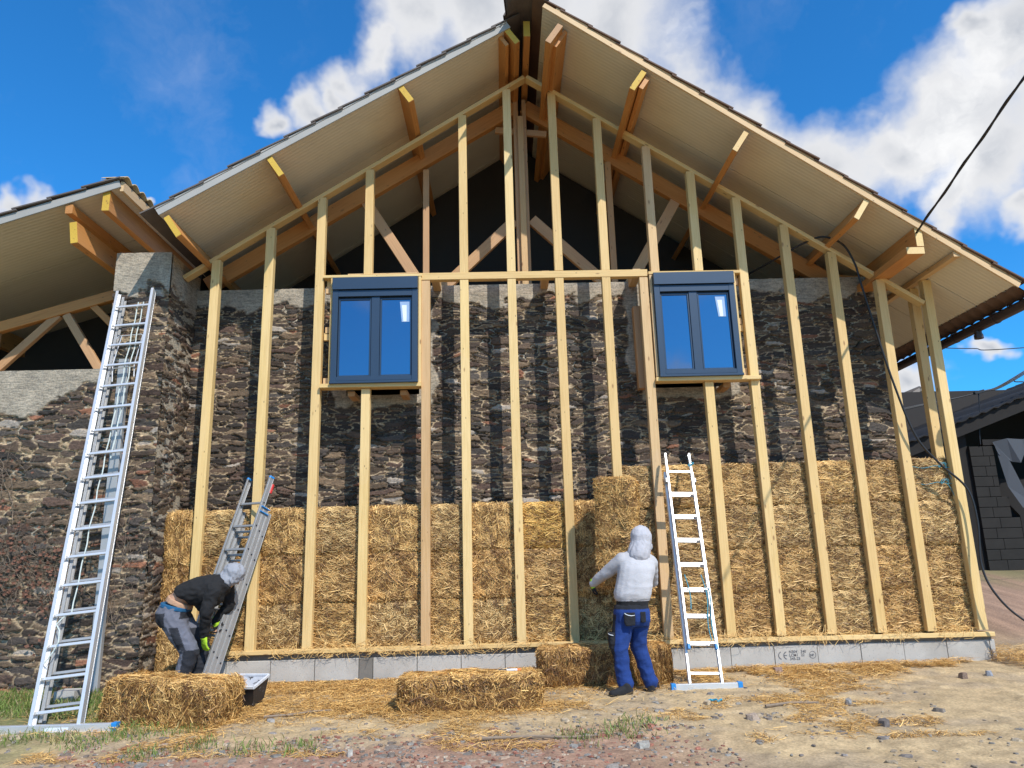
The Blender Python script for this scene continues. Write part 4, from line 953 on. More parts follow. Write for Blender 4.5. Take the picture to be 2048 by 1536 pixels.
def dens3(n):
    c = np.array([(-3.0, -1.75), (-.35, -1.55), (.8, -.6), (-.9, -1.5), (-2.3, -1.5)])[RNG.integers(0, 5, n)]; return c+RNG.normal(0, 1, (n, 2))*np.array((.55, .24))
def dens4(n): return np.column_stack([u(5.5, 6.9, n), u(-.7, .4, n)])
V, Q, T = [], [], []; o_ = 0
for n, fx, zr in ((36000, dens1, .05), (44000, dens2, .015), (12000, dens3, .03), (4500, dens4, .13)):
    v, q, k = litter(n, fx, zr); V.append(v); Q.append(q+o_); o_ += len(v)
    T.append(np.repeat(np.clip(RNG.normal(.55, .22, k), 0, 1)[:, None], 6, 0).repeat(3, 1))
lt = npmesh('straw_litter', np.concatenate(V), np.concatenate(Q), M_STRAW, np.concatenate(T)); kind(lt, 'stuff', 'golden loose straw scattered along the foot of the plinth', 'straw litter'); lt.color = (1.06, 1.0, .84, 1)
# wisps hanging off the plate edge
v, q, k = [], [], 0
x = u(-3.2, 5.5, 1500); x = x[fbm(x*2.3, x*0, 3, 8) > .42]; k = len(x)
P = np.column_stack([x, u(-.03, .03, k), u(.30, .42, k)]); D = np.column_stack([RNG.normal(0, .9, k), -np.abs(RNG.normal(.2, .25, k)), RNG.normal(-.25, .55, k)])
v, q = strands(P, D, np.tile(np.array((0., -1, .2)), (k, 1)), u(.06, .17, k), u(.003, .005, k), .5)
ws_ = npmesh('straw_wisps', v, q, M_STRAW, np.repeat(np.clip(RNG.normal(.6, .2, k), 0, 1)[:, None], 6, 0).repeat(3, 1)); kind(ws_, 'stuff', 'wisps of straw hanging over the edge of the bottom plate', 'straw litter'); ws_.color = (1.05, 1, .85, 1)
# gravel and slate chips
b = MB(); GC = [(.27, .14, .10), (.31, .18, .13), (.25, .22, .19), (.20, .16, .13), (.42, .33, .24), (.25, .235, .21), (.30, .12, .08), (.34, .25, .18)]
for k in range(11500):
    x = random.uniform(-4.2, 3.9); y = random.uniform(-4.1, -2.1) if random.random() < .75 else random.uniform(-2.3, -.5)
    inr = (y < -2.45) and (-3.4 < x < 1.6)
    dn = float(fbm(np.array(x*1.3), np.array(y*1.6), 3, 25))
    if not inr and random.random() > (.26 if dn > .5 else .05): continue
    if inr and dn < .40 and random.random() > .35: continue
    s = random.uniform(.007, .024)*(1+1.2*(random.random() < .07)); cc = random.choice(GC if inr else [(.33, .26, .18), (.24, .21, .19), (.20, .17, .15), (.40, .32, .22), (.26, .235, .20)])
    f = random.uniform(.7, 1.2); b.chip((x, y, gz(x, y)+.004), s*1.25, s*.8, s*random.uniform(.25, .6), random.random()*3, tuple(a*f for a in cc))
kind(b.build('gravel', M_CHIP), 'stuff', 'red and grey stone chips strewn over the dirt in the foreground', 'gravel')
# grass
def grassf(n):
    x, y = u(-6.5, -3.0, n), u(-3.4, -.35, n); m = (fbm(x*1.4, y*1.4, 3, 35) > .50+.35*np.clip((x+4.2)/1.2, 0, 1)-.1*(y > -1.6)); return np.column_stack([x, y])[m]
def tuft(n):
    C = np.array([(-3.2, -2.25), (-3.6, -2.3), (-3.9, -2.25), (-2.7, -2.9), (-2.4, -2.6), (-3.05, -2.2), (-2.0, -2.75), (-3.35, -2.5), (.55, -2.7), (.9, -2.6), (-4.3, -2.2), (-2.75, -2.15), (1.05, -2.35), (-1.6, -2.75)])
    i = RNG.integers(0, len(C), n); return C[i]+RNG.normal(0, .11, (n, 2))
V, Q, T = [], [], []; o_ = 0
for n, fx, hh in ((26000, grassf, (.03, .09)), (1500, tuft, (.03, .085))):
    P = scatter(n, fx); k = len(P); L = u(*hh, k); P[:, 2] += L*.42
    D = RNG.normal(0, .42, (k, 3)); D[:, 2] = 1; N_ = RNG.normal(0, 1, (k, 3)); N_[:, 2] *= .3
    v, q = strands(P, D, N_/np.linalg.norm(N_, axis=1, keepdims=True), L, u(.004, .008, k), .4); V.append(v); Q.append(q+o_); o_ += len(v)
    base = np.array((.13, .19, .035))*u(.5, 1.4, k)[:, None]*np.array((1, 1, 1)); dry = RNG.random(k) < .25; base[dry] = np.array((.34, .27, .11))*u(.6, 1.2, int(dry.sum()))[:, None]
    T.append(np.repeat(base, 6, 0))
kind(npmesh('grass', np.concatenate(V), np.concatenate(Q), M_GRASS, np.concatenate(T)), 'stuff', 'short patchy green grass around the foot of the tall ladder', 'grass')
# dry creeper on the lean-to wall
b = MB(); CREEP_LEAF = []
def grow(x, z, a, r, n, xmin, xmax, y):
    pts = [(x, y, z)]
    for k in range(n):
        a += random.uniform(-.45, .45); x += .05*math.cos(a); z += .05*math.sin(a)
        if not (xmin < x < xmax) or z < .05 or z > 3.3: break
        pts.append((x, y+random.uniform(-.022, .012), z))
        if r > .0016 and random.random() < .42: grow(x, z, a+random.choice((-1, 1))*random.uniform(.5, 1.1), r*.62, max(3, int(n*.6)), xmin, xmax, y)
        if random.random() < .16: CREEP_LEAF.append(pts[-1])
    if len(pts) > 1: b.tube(pts, [max(.0011, r*(1-.7*i/len(pts))) for i in range(len(pts))], 4, cap=False)
for k in range(15): grow(random.uniform(-6.9, -4.9), random.uniform(.0, 1.9), random.uniform(.9, 2.2), .0055, 15, -7.5, -4.66, -.215)
for k in range(7): grow(random.uniform(-4.62, -4.2), random.uniform(.4, 1.8), random.uniform(1.0, 2.0), .004, 11, -4.66, -4.03, -.345)
for k in range(420):
    c = random.choice(CREEP_LEAF) if k % 2 else (random.gauss(-5.35, .28), -.22, random.gauss(1.25, .32)); s_ = random.uniform(.012, .028); a = random.random()*6
    b._add([(c[0]+s_*math.cos(a+q), c[1]-.015-.012*(q % 2), c[2]+s_*math.sin(a+q)*.8) for q in (0, 1.6, 3.1, 4.7)], [(0, 1, 2, 3)], None, 0, (1, 1, 1), 1)
kind(b.build('dry_creeper', [M_VINE, plain('dead_leaf', (.17, .075, .045), .8, 0, .4, 20)]), 'stuff', 'leafless dry creeper stems clinging to the old stone wall at left', 'creeper')

# ================================================================ CABLES
def spline(pts, n=10):
    P = [Vector(p) for p in pts]; P = [P[0]*2-P[1]]+P+[P[-1]*2-P[-2]]; out = []
    for i in range(1, len(P)-2):
        for k in range(n):
            t = k/n; a, b_, c_, d_ = P[i-1:i+3]
            out.append(.5*((2*b_)+(c_-a)*t+(2*a-5*b_+4*c_-d_)*t*t+(3*b_-a-3*c_+d_)*t*t*t))
    return out+[P[-2]]
b = MB(); b.tube(spline([(3.2, 1.2, 5.0), (3.66, .35, 5.08), (4.0, .12, 5.22), (4.20, -.06, 5.235), (4.42, -.10, 5.11), (4.535, -.11, 4.85), (4.57, -.12, 4.6), (4.655, -.12, 4.08), (4.80, -.11, 3.3), (4.98, -.10, 2.63), (5.22, -.10, 2.28), (5.49, -.11, 1.98), (5.545, -.12, 1.6), (5.50, -.13, 1.1), (5.56, -.2, .78), (5.765, -.3, .497), (6.2, -.5, .2), (6.9, -.7, .06)]), .013, 8)
tag(b.build('black_cable', M_CABLE, None, True), 'thick black cable looping from the gable down past the right-hand posts to the ground', 'cable')
b = MB(); p, q = Vector((4.96, -.80, 4.93)), Vector((4.834, -3, 5.505)); pp = [p+(q-p)*t+Vector((0, 0, -.10*math.sin(math.pi*min(1, t/6)))) for t in np.linspace(0, 1.7, 34)]
b.tube(pp, .012, 7); b.tube([v+Vector((.010*math.cos(i*.9), 0, .010*math.sin(i*.9))) for i, v in enumerate(pp)], .011, 6)
tag(b.build('overhead_cable', M_CABLE, None, True), 'twisted overhead power cable running up from the right roof edge', 'cable')
b = MB(); b.tube(spline([(6.30, 1.9, 4.35), (6.55, 1.9, 4.275), (7.2, 1.9, 4.235), (8.1, 1.9, 4.235), (14, 1.9, 4.6)]), .007, 6)
tag(b.build('thin_wire', M_CABLE, None, True), 'thin wire running level to the right from under the gutter', 'cable')
bn = empty('wire_bundle', (9, 6, 4.1), 'sagging bundle of wires with a clamp above the old shed', 'cable')
b = MB()
for o_ in (-.035, 0, .035): b.tube(spline([(6.9, 6, 3.80+o_), (8.43, 6, 4.12+o_*.4), (9.88, 6, 4.40), (10.93, 6, 4.80+o_*.8), (15, 6, 7.2)]), .012, 6)
b.build('wire', M_CABLE, bn, True)
b = MB(); b.beam((9.80, 5.98, 4.385), (10.0, 5.98, 4.43), .06, .07, pc=0); b.build('clamp', M_CABLE, bn)
b = MB(); b.tube(spline([(9.9, 6, 4.38), (9.86, 6, 4.0), (9.75, 5.95, 3.6), (9.72, 5.95, 3.3)]), .012, 6); b.tube(spline([(10.75, 6, 4.72), (10.70, 6, 4.62), (10.9, 6, 4.60), (11, 6, 4.5)]), .012, 6); b.build('drop_wire', M_CABLE, bn, True)

# ================================================================ BACKGROUND SHED AND HOUSE
shd = empty('old_shed', (10, 6, .8), 'dark open shed with a corrugated roof and a block pillar behind the right corner', 'shed')
def shr(x): return 3.69+(x-9.035)*.355
b = MB(); nn_ = 90; vs = []
for k in range(nn_+1):
    x = 8.1+k*(8.0/nn_); w = .022*math.sin(k*2.2)
    for y in (5.7, 12): vs.append((x, y, shr(x)+w)); vs.append((x, y, shr(x)+w-.02))
M_SHED = plain('shade_dark_shed', (.012, .010, .009), .9, 0, .4, 5)  # the shed's shade is put into this near-black colour
b._add(vs, [(4*k, 4*k+4, 4*k+6, 4*k+2) for k in range(nn_)]+[(4*k+1, 4*k+3, 4*k+7, 4*k+5) for k in range(nn_)]+[(4*k, 4*k+1, 4*k+5, 4*k+4) for k in range(nn_)])
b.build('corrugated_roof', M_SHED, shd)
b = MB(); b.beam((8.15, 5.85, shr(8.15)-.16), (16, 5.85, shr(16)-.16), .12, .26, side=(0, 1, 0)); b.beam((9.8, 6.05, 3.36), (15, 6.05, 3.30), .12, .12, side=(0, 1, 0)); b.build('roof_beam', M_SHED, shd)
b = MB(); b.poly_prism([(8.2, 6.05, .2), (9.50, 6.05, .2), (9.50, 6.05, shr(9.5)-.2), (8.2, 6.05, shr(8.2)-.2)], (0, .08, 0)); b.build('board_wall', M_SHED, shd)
b = MB()
for k in range(13):
    z = .62+k*.205; off = (k % 2)*.22
    for (xx0, xx1) in ((9.50, 9.50+.26+off*.5), (9.50+.27+off*.5, 9.98+(.30 if k < 6 else (.14 if k < 8 else 0)))):
        b.beam((xx0, 6.1, z+.1), (xx1, 6.1, z+.1), .25, .198, side=(0, 1, 0), pc=0, ch=.008)
b.build('block_pillar', plain('shade_dark_block', (.019, .017, .015), .95, 0, .5, 3, .5), shd)  # block colour darkened to hold the shade on the pillar
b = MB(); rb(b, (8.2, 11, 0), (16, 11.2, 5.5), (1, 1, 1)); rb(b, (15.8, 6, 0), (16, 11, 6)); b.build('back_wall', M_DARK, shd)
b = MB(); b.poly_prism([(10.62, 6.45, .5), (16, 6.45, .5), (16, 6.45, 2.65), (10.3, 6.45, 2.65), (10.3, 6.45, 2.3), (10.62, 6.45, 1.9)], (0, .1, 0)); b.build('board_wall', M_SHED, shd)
ms_, t_, bb_ = mat('cloudy_plastic_sheet'); bb_.inputs['Base Color'].default_value = (.055, .062, .075, 1); bb_.inputs['Roughness'].default_value = .75  # sheet colour darkened to carry the shade of the shed
vs = []; g = [(9.98, 3.36), (10.25, 3.42), (10.6, 3.40), (10.95, 3.46), (11.3, 3.5)]; lo = [(10.03, 3.1), (10.32, 2.95), (10.45, 2.92), (10.62, 3.15), (11.2, 3.3)]
g2 = [(10.02, 3.2), (10.18, 2.55), (10.24, 2.2), (10.48, 2.05), (10.60, 2.2)]
b = MB(); 
for i in range(5): vs += [(g[i][0], 5.95-.05*(i % 2), g[i][1]), (lo[i][0], 5.90+.06*(i % 2), lo[i][1])]
b._add(vs, [(2*i, 2*i+1, 2*i+3, 2*i+2) for i in range(4)]); b._add([(9.99, 5.93, 3.33), (10.10, 5.90, 2.45), (10.30, 5.86, 2.02), (10.50, 5.9, 2.15), (10.38, 5.95, 2.6), (10.2, 5.88, 3.0)], [(0, 1, 2, 3, 4, 5)])
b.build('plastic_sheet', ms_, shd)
hs = empty('slate_house', (12, 14, 0), 'distant slate-clad gable house seen between the posts at right', 'house')
mS, tS, bS = mat('slate_cladding'); tcS = tS.new('ShaderNodeTexCoord').outputs['Object']
br = tS.new('ShaderNodeTexBrick', ins={'Scale': 1.0, 'Mortar Size': .012, 'Brick Width': .35, 'Row Height': .18, 'Color1': (.085, .09, .105, 1), 'Color2': (.065, .07, .085, 1), 'Mortar': (.03, .03, .035, 1)}); tS.set(br.inputs['Vector'], tS.mapping(tcS, rot=(R(90), 0, 0)))
tS.set(bS.inputs['Base Color'], br.outputs[0]); bS.inputs['Roughness'].default_value = .6
def pr(px, z): return (px, 14, z)
b = MB(); b.poly_prism([pr(10.9, 0), pr(16.4, 0), pr(16.4, 4.85), pr(13.25, 6.02), pr(10.9, 4.85)], (0, 8, 0)); b.build('wall', mS, hs)
b = MB(); b.beam((13.25, 13.9, 6.14), (16.8, 13.9, 4.82), .3, .14, side=(0, 1, 0)); b.beam((13.25, 13.9, 6.14), (10.3, 13.9, 4.65), .3, .14, side=(0, 1, 0)); b.build('verge_board', plain('tan_verge', (.30, .25, .21), .8), hs)
b = MB()
for s in (-1, 1): b.poly_prism([(13.25, 13.8, 6.2), (13.25+s*3.5, 13.8, 4.9), (13.25+s*3.5, 22, 4.9), (13.25, 22, 6.2)], (0, 0, .08))
b.build('roof', M_TILE, hs)

# ================================================================ PEOPLE
def lring(c, u_, v_, n=16, p=2.0):
    c, u_, v_ = Vector(c), Vector(u_), Vector(v_); o = []
    for k in range(n):
        a = 2*math.pi*k/n; ca, sa = math.cos(a), math.sin(a)
        o.append(c+u_*(math.copysign(abs(ca)**(2/p), ca))+v_*(math.copysign(abs(sa)**(2/p), sa)))
    return o
def loft(rings):
    n = len(rings[0]); vs = [v for r in rings for v in r]; fs = []
    for i in range(len(rings)-1):
        for k in range(n): fs.append((i*n+k, i*n+(k+1) % n, (i+1)*n+(k+1) % n, (i+1)*n+k))
    fs += [tuple(range(n-1, -1, -1)), tuple(range((len(rings)-1)*n, len(rings)*n))]
    return vs, fs
def cap(p0, r0, p1, r1, n=12):
    p0, p1 = Vector(p0), Vector(p1); d = (p1-p0).normalized(); u_ = d.orthogonal().normalized(); v_ = d.cross(u_); R_ = []
    for a in (-80, -50, -22): R_.append(lring(p0+d*r0*math.sin(R(a)), u_*r0*math.cos(R(a)), v_*r0*math.cos(R(a)), n))
    R_.append(lring(p0, u_*r0, v_*r0, n)); R_.append(lring(p1, u_*r1, v_*r1, n))
    for a in (22, 50, 80): R_.append(lring(p1+d*r1*math.sin(R(a)), u_*r1*math.cos(R(a)), v_*r1*math.cos(R(a)), n))
    return loft(R_)
def chain(*pr):
    out = []
    for (a, ra), (b_, rb_) in zip(pr[:-1], pr[1:]): out.append(cap(a, ra, b_, rb_))
    return out
def ell(c, rx, ry, rz, rot=None):
    c = Vector(c); m = rot or Matrix.Identity(3); R_ = []
    for a in (-84, -60, -35, -12, 12, 35, 60, 84):
        R_.append([c+m@(Vector((rx*math.cos(R(a))*math.cos(t), ry*math.cos(R(a))*math.sin(t), rz*math.sin(R(a))))) for t in [2*math.pi*k/16 for k in range(16)]])
    return loft(R_)
def organic(name, parts, voxel, m, parent, color=(1, 1, 1), fold=.0, ffreq=9, stretch=(1, 1, 1), smooth=4):
    """union of closed shapes as ONE continuous skin; cloth folds pressed in along the normals"""
    vs, fs = [], []
    for v, f in parts: o = len(vs); vs += v; fs += [tuple(i+o for i in q) for q in f]
    me = bpy.data.meshes.new(name); me.from_pydata([tuple(v) for v in vs], [], fs)
    import bmesh
    bm = bmesh.new(); bm.from_mesh(me)
    bmesh.ops.recalc_face_normals(bm, faces=bm.faces); bm.to_mesh(me); bm.free()
    o = bpy.data.objects.new(name, me); COL.objects.link(o)
    r = o.modifiers.new('r', 'REMESH'); r.mode = 'VOXEL'; r.voxel_size = voxel; r.use_smooth_shade = True
    if smooth: sm_ = o.modifiers.new('s', 'SMOOTH'); sm_.iterations = smooth; sm_.factor = .5
    dg = bpy.context.evaluated_depsgraph_get(); me2 = bpy.data.meshes.new_from_object(o.evaluated_get(dg)); bpy.data.objects.remove(o)
    n = len(me2.vertices); tv = np.ones((n, 4), 'f')
    for i, v in enumerate(me2.vertices):
        p = v.co
        if fold:
            q = Vector((p.x*stretch[0], p.y*stretch[1], p.z*stretch[2]))*ffreq
            w = mnoise.noise(q+Vector((.7, .3, .1))*mnoise.noise(q*.6)); w2 = mnoise.noise(q*2.3)
            v.co = p+v.normal*((1-2*abs(w))*fold+w2*fold*.45-fold*.4)
        tv[i, :3] = color(p) if callable(color) else color
    me2.attributes.new('tint', 'FLOAT_COLOR', 'POINT').data.foreach_set('color', tv.ravel())
    me2.materials.clear(); me2.materials.append(m)
    me2.polygons.foreach_set('use_smooth', [True]*len(me2.polygons)); me2.update(); me2.name = name
    o = bpy.data.objects.new(name, me2); COL.objects.link(o)
    if parent: link(o, parent)
    return o
def hand(wrist, d, palm_n, s=1., curl=.5, fat=1.0, thumb=1):
    """palm + five separate bent fingers; d = wrist->fingers, palm_n = out of the palm"""
    w, d = Vector(wrist), Vector(d).normalized(); pn = Vector(palm_n); pn = (pn-d*pn.dot(d)).normalized(); sd = d.cross(pn)
    P = [loft([lring(w-d*.02*s, sd*.026*s*fat, pn*.02*s*fat), lring(w+d*.02*s, sd*.034*s*fat, pn*.017*s*fat), lring(w+d*.065*s, sd*.042*s*fat, pn*.015*s*fat), lring(w+d*.092*s, sd*.040*s*fat, pn*.012*s*fat)])]
    for i, (ln, off) in enumerate(((.068, -.031), (.078, -.0105), (.074, .0105), (.058, .030))):
        a = w+d*.088*s+sd*off*s*fat; c = curl*(1+.12*i); p = a
        for k, (seg, r) in enumerate(((.45, .0092), (.32, .0086), (.23, .0076))):
            ang = c*(k+1)*.62; dir_ = (d*math.cos(ang)+pn*math.sin(ang)+sd*off*1.6).normalized(); q_ = p+dir_*ln*seg*s
            P.append(cap(p, r*s*fat, q_, r*.94*s*fat, 8)); p = q_
    a = w+d*.028*s-sd*.034*s*thumb*fat; q_ = a+(d*.6-sd*.75*thumb+pn*.35).normalized()*.038*s; P.append(cap(a, .0125*s*fat, q_, .0105*s*fat, 8))
    P.append(cap(q_, .0105*s*fat, q_+(d*.85-sd*.2*thumb+pn*.5).normalized()*.032*s, .009*s*fat, 8))
    return P
def head(c, f, upv, s=1.):
    """skull with brow, nose, lips, chin, ears; f = facing"""
    c, f = Vector(c), Vector(f).normalized(); u_ = Vector(upv); u_ = (u_-f*u_.dot(f)).normalized(); sd = f.cross(u_)
    m = Matrix((sd, f, u_)).transposed()
    P = [ell(c+u_*.02*s, .074*s, .094*s, .098*s, m), ell(c-u_*.045*s+f*.022*s, .058*s, .066*s, .070*s, m), cap(c+f*.088*s+u_*.012*s, .008*s, c+f*.108*s-u_*.022*s, .014*s, 8),
         ell(c+f*.086*s-u_*.052*s, .024*s, .012*s, .010*s, m), ell(c+f*.072*s-u_*.095*s, .026*s, .022*s, .020*s, m), ell(c+f*.078*s+u_*.03*s, .05*s, .014*s, .011*s, m)]
    for q_ in (-1, 1): P.append(ell(c+sd*q_*.076*s-u_*.008*s-f*.005*s, .012*s, .020*s, .032*s, m)); P.append(ell(c+sd*q_*.03*s+f*.078*s+u_*.010*s, .012*s, .010*s, .008*s, m))
    return P
M_SKIN = vcol('skin', .55, .1, 90, .06)
SKIN = (.52, .30, .19)
def shoe(heel, toe, s=1.):
    h, t = Vector(heel), Vector(toe); d = (t-h); d.z = 0; L = d.length; d.normalize(); sd = Vector((0, 0, 1)).cross(d); up_ = Vector((0, 0, 1))
    return [loft([lring(h-d*.01+up_*.035, sd*.028, up_*.032, p=2.6), lring(h+d*.04+up_*.048, sd*.038, up_*.047, p=2.6), lring(h+d*L*.4+up_*.045, sd*.038, up_*.044, p=2.6), lring(h+d*L*.72+up_*.032, sd*.046, up_*.032, p=2.6), lring(h+d*L*.93+up_*.026, sd*.038, up_*.026, p=2.6), lring(h+d*L+up_*.022, sd*.018, up_*.016, p=2.4)]),
            cap(h+d*.045+up_*.06, .042, h+d*.05+up_*.085, .042)]

# ---- man in the white hoodie, seen from behind, pushing the upright bale
m1 = empty('person', (1.27, -1.06, 0), 'person in pale grey hoodie and blue work trousers, back turned, holding an upright bale', 'person')
PEL, CH, NK, HD = (1.275, -1.08, .78), (1.36, -1.04, 1.13), (1.395, -1.02, 1.335), Vector((1.437, -.985, 1.475))
SHL, SHR = (1.215, -1.01, 1.265), (1.525, -.98, 1.235)
ELL_, WRL = (1.055, -.90, 1.135), (.935, -.765, 1.035)
ELR, WRR = (1.565, -.74, 1.03), (1.49, -.53, 1.07)
HPL, KNL, ANL = (1.195, -1.08, .72), (1.125, -1.12, .415), (1.165, -1.10, .10)
HPR, KNR, ANR = (1.355, -1.06, .71), (1.335, -.99, .42), (1.440, -.95, .11)
fc = Vector((.72, .66, -.22))
body = [loft([lring((1.275, -1.08, .70), (.15, 0, 0), (0, .10, 0)), lring((1.29, -1.08, .9), (.14, 0, 0), (0, .095, 0)), lring((1.35, -1.05, 1.12), (.155, 0, 0), (0, .10, 0)), lring((1.37, -1.02, 1.25), (.15, 0, 0), (0, .08, 0)), lring((1.39, -1.02, 1.31), (.07, 0, 0), (0, .06, 0))])]
body += chain((CH, .09), (NK, .055), (tuple(HD-Vector((0, 0, .06))), .055))+head(HD, fc, (0, 0, 1), 1.0)
body += chain((SHL, .052), (ELL_, .040), (WRL, .028))+chain((SHR, .052), (ELR, .040), (WRR, .028))+hand(WRL, (-.02, .55, -.75), (.9, .2, -.1), .95, .7, thumb=-1)+hand(WRR, (-.35, .9, .1), (-.8, -.2, -.1), .95, .5)
body += chain((HPL, .085), (KNL, .058), (ANL, .042))+chain((HPR, .085), (KNR, .058), (ANR, .042))
body += [cap((1.20, -1.13, .05), .035, (1.06, -1.19, .03), .028), cap((1.43, -.98, .05), .035, (1.50, -.84, .03), .028)]
organic('body', body, .009, M_SKIN, m1, SKIN, 0)
hd = [loft([lring((1.292, -1.085, .872), (.176, .0, 0), (0, .128, 0), p=2.3), lring((1.292, -1.085, .905), (.186, 0, 0), (0, .138, 0), p=2.3), lring((1.300, -1.08, .95), (.194, 0, 0), (0, .146, 0), p=2.3), lring((1.33, -1.06, 1.07), (.188, 0, 0), (0, .142, 0), p=2.3),
            lring((1.362, -1.04, 1.18), (.192, 0, -.01), (0, .130, 0), p=2.3), lring((1.368, -1.02, 1.255), (.175, 0, -.012), (0, .108, 0), p=2.3), lring((1.378, -1.015, 1.305), (.125, 0, -.01), (0, .085, 0)), lring((1.39, -1.01, 1.345), (.075, 0, 0), (0, .075, 0))])]
hd += chain((SHL, .080), (ELL_, .062), (WRL, .044))+chain(((1.515, -.98, 1.225), .080), (ELR, .064), (WRR, .045))+[cap((1.235, -1.01, 1.245), .088, (1.505, -.985, 1.225), .088), cap((1.26, -1.01, 1.27), .075, (1.39, -1.01, 1.32), .08), cap((1.49, -.99, 1.25), .075, (1.39, -1.01, 1.32), .08)]
WH = (.47, .46, .475)
organic('hooded_sweatshirt', hd, .010, M_CLOTH, m1, WH, .0060, 5.5, (.8, .8, 1.8), 5)
hm = Matrix.Rotation(R(-42), 3, 'Z')
hood = [ell(HD+Vector((-.004, -.010, .014)), .112, .118, .128, hm), cap(HD+Vector((-.010, -.02, -.045)), .108, Vector((1.39, -1.03, 1.325)), .118), ell(HD+Vector((.045, .03, -.075)), .070, .08, .06, hm), ell(Vector((1.385, -1.085, 1.315)), .10, .05, .055)]
organic('hood', hood, .009, M_CLOTH, m1, (.47, .46, .49), .0055, 14, (1.8, 1.8, .6), 3)
organic('dust_mask', [ell(HD+fc*.108+Vector((0, 0, -.035)), .035, .03, .036, hm)], .006, M_CLOTH, m1, (.55, .55, .56), .003, 20)
organic('undershirt', [loft([lring((1.282, -1.085, .80), (.160, 0, 0), (0, .118, 0), p=2.3), lring((1.29, -1.085, .89), (.168, 0, 0), (0, .124, 0), p=2.3)])], .010, M_CLOTH, m1, (.012, .012, .014), .004, 12, (.5, .5, 3))
BL, BK = (.009, .040, .19), (.012, .013, .018)
def tcol(p):
    if p.z > .79: return BK
    if p.y > -1.06 and p.z > .3: return BK if p.x > 1.44 and p.z > .5 else BL
    d = p.x-(1.045+.12*max(0, p.z-.42))
    if p.z < .74 and d < .022 and p.z > .25: return BK
    if p.x > 1.445 and p.z > .52: return BK
    return BL
tr_ = [loft([lring((1.272, -1.085, .83), (.165, 0, 0), (0, .120, 0), p=2.3), lring((1.272, -1.09, .76), (.182, 0, 0), (0, .142, 0), p=2.3), lring((1.272, -1.09, .68), (.184, 0, 0), (0, .138, 0), p=2.3), lring((1.272, -1.08, .62), (.165, 0, 0), (0, .11, 0), p=2.4)])]
tr_ += chain((HPL, .108), (KNL, .084), ((1.148, -1.105, .20), .075), ((1.168, -1.115, .075), .080))+chain((HPR, .105), (KNR, .082), ((1.40, -.965, .20), .072), ((1.438, -.96, .08), .078))
organic('work_trousers', tr_, .010, M_CLOTH, m1, tcol, .009, 8, (1.1, 1.1, 1.3), 2)
def pocket(c, sx, sy, sz, rz=0): return ell(c, sx, sy, sz, Matrix.Rotation(R(rz), 3, 'Z'))
for c, sx, sz in (((1.225, -1.222, .70), .058, .062), ((1.36, -1.205, .715), .030, .05)):
    organic('back_pocket', [loft([lring((c[0], c[1]-.012, c[2]+z), (sx*k, 0, 0), (0, .016, 0), p=3.5) for z, k in ((-sz, .8), (-sz*.5, .95), (sz*.6, 1), (sz, .95))])], .006, M_CLOTH, m1, BK, .003, 20, smooth=1)
organic('thigh_pocket', [loft([lring((1.052, -1.115, .50+z), (.034*k, 0, 0), (0, .070*k, 0), p=3.2) for z, k in ((-.085, .75), (-.03, 1), (.045, 1), (.07, .85))])], .006, M_CLOTH, m1, BK, .004, 20, smooth=1)
for z, k in ((.885, 1.0), ):
    organic('waistband_rib', [loft([lring((1.292, -1.085, z-.022), (.170, 0, 0), (0, .124, 0), p=2.3), lring((1.292, -1.085, z+.016), (.180, 0, 0), (0, .133, 0), p=2.3)])], .008, M_CLOTH, m1, (.42, .41, .43), .002, 20, smooth=1)
b = MB(); b.tube(spline([(1.175, -1.245, .757), (1.20, -1.252, .742), (1.24, -1.252, .733), (1.275, -1.246, .737)]), .0035, 5); b.build('reflective_piping', M_PAPER, m1); b = MB(); b.tube(spline([(1.018, -1.15, .563), (1.03, -1.185, .555), (1.06, -1.195, .548)]), .0035, 5); b.build('reflective_piping', M_PAPER, m1)
for nm, h_, t_ in (('shoe', (1.215, -1.15, .0), (.985, -1.215, .0)), ('shoe', (1.425, -1.02, .0), (1.53, -.79, .0))):
    z = gz(h_[0], h_[1])-.004; organic(nm, [(lambda vf: ([v+Vector((0, 0, z)) for v in vf[0]], vf[1]))(q) for q in shoe(h_, t_)], .008, M_CLOTH, m1, lambda p: (.03, .03, .03) if p.z < z+.022 else (.016, .016, .018), .002, 20, smooth=2)
GL = (.42, .66, .03)
dh = Vector((-.02, .55, -.75)).normalized()
def gcol1(p): return GL if (Vector(WRL)-p).length < .055 or p.x < .918 else (.014, .014, .016)
organic('glove', hand(WRL, dh, (.9, .2, -.1), 1.0, .7, 1.15, thumb=-1)+[cap(Vector(WRL)-dh*.03, .033, Vector(WRL)+dh*.02, .032)], .005, M_CLOTH, m1, gcol1, 0)
organic('glove', hand(WRR, (-.35, .9, .1), (-.8, -.2, -.1), 1.0, .5, 1.15), .005, M_CLOTH, m1, GL, 0)

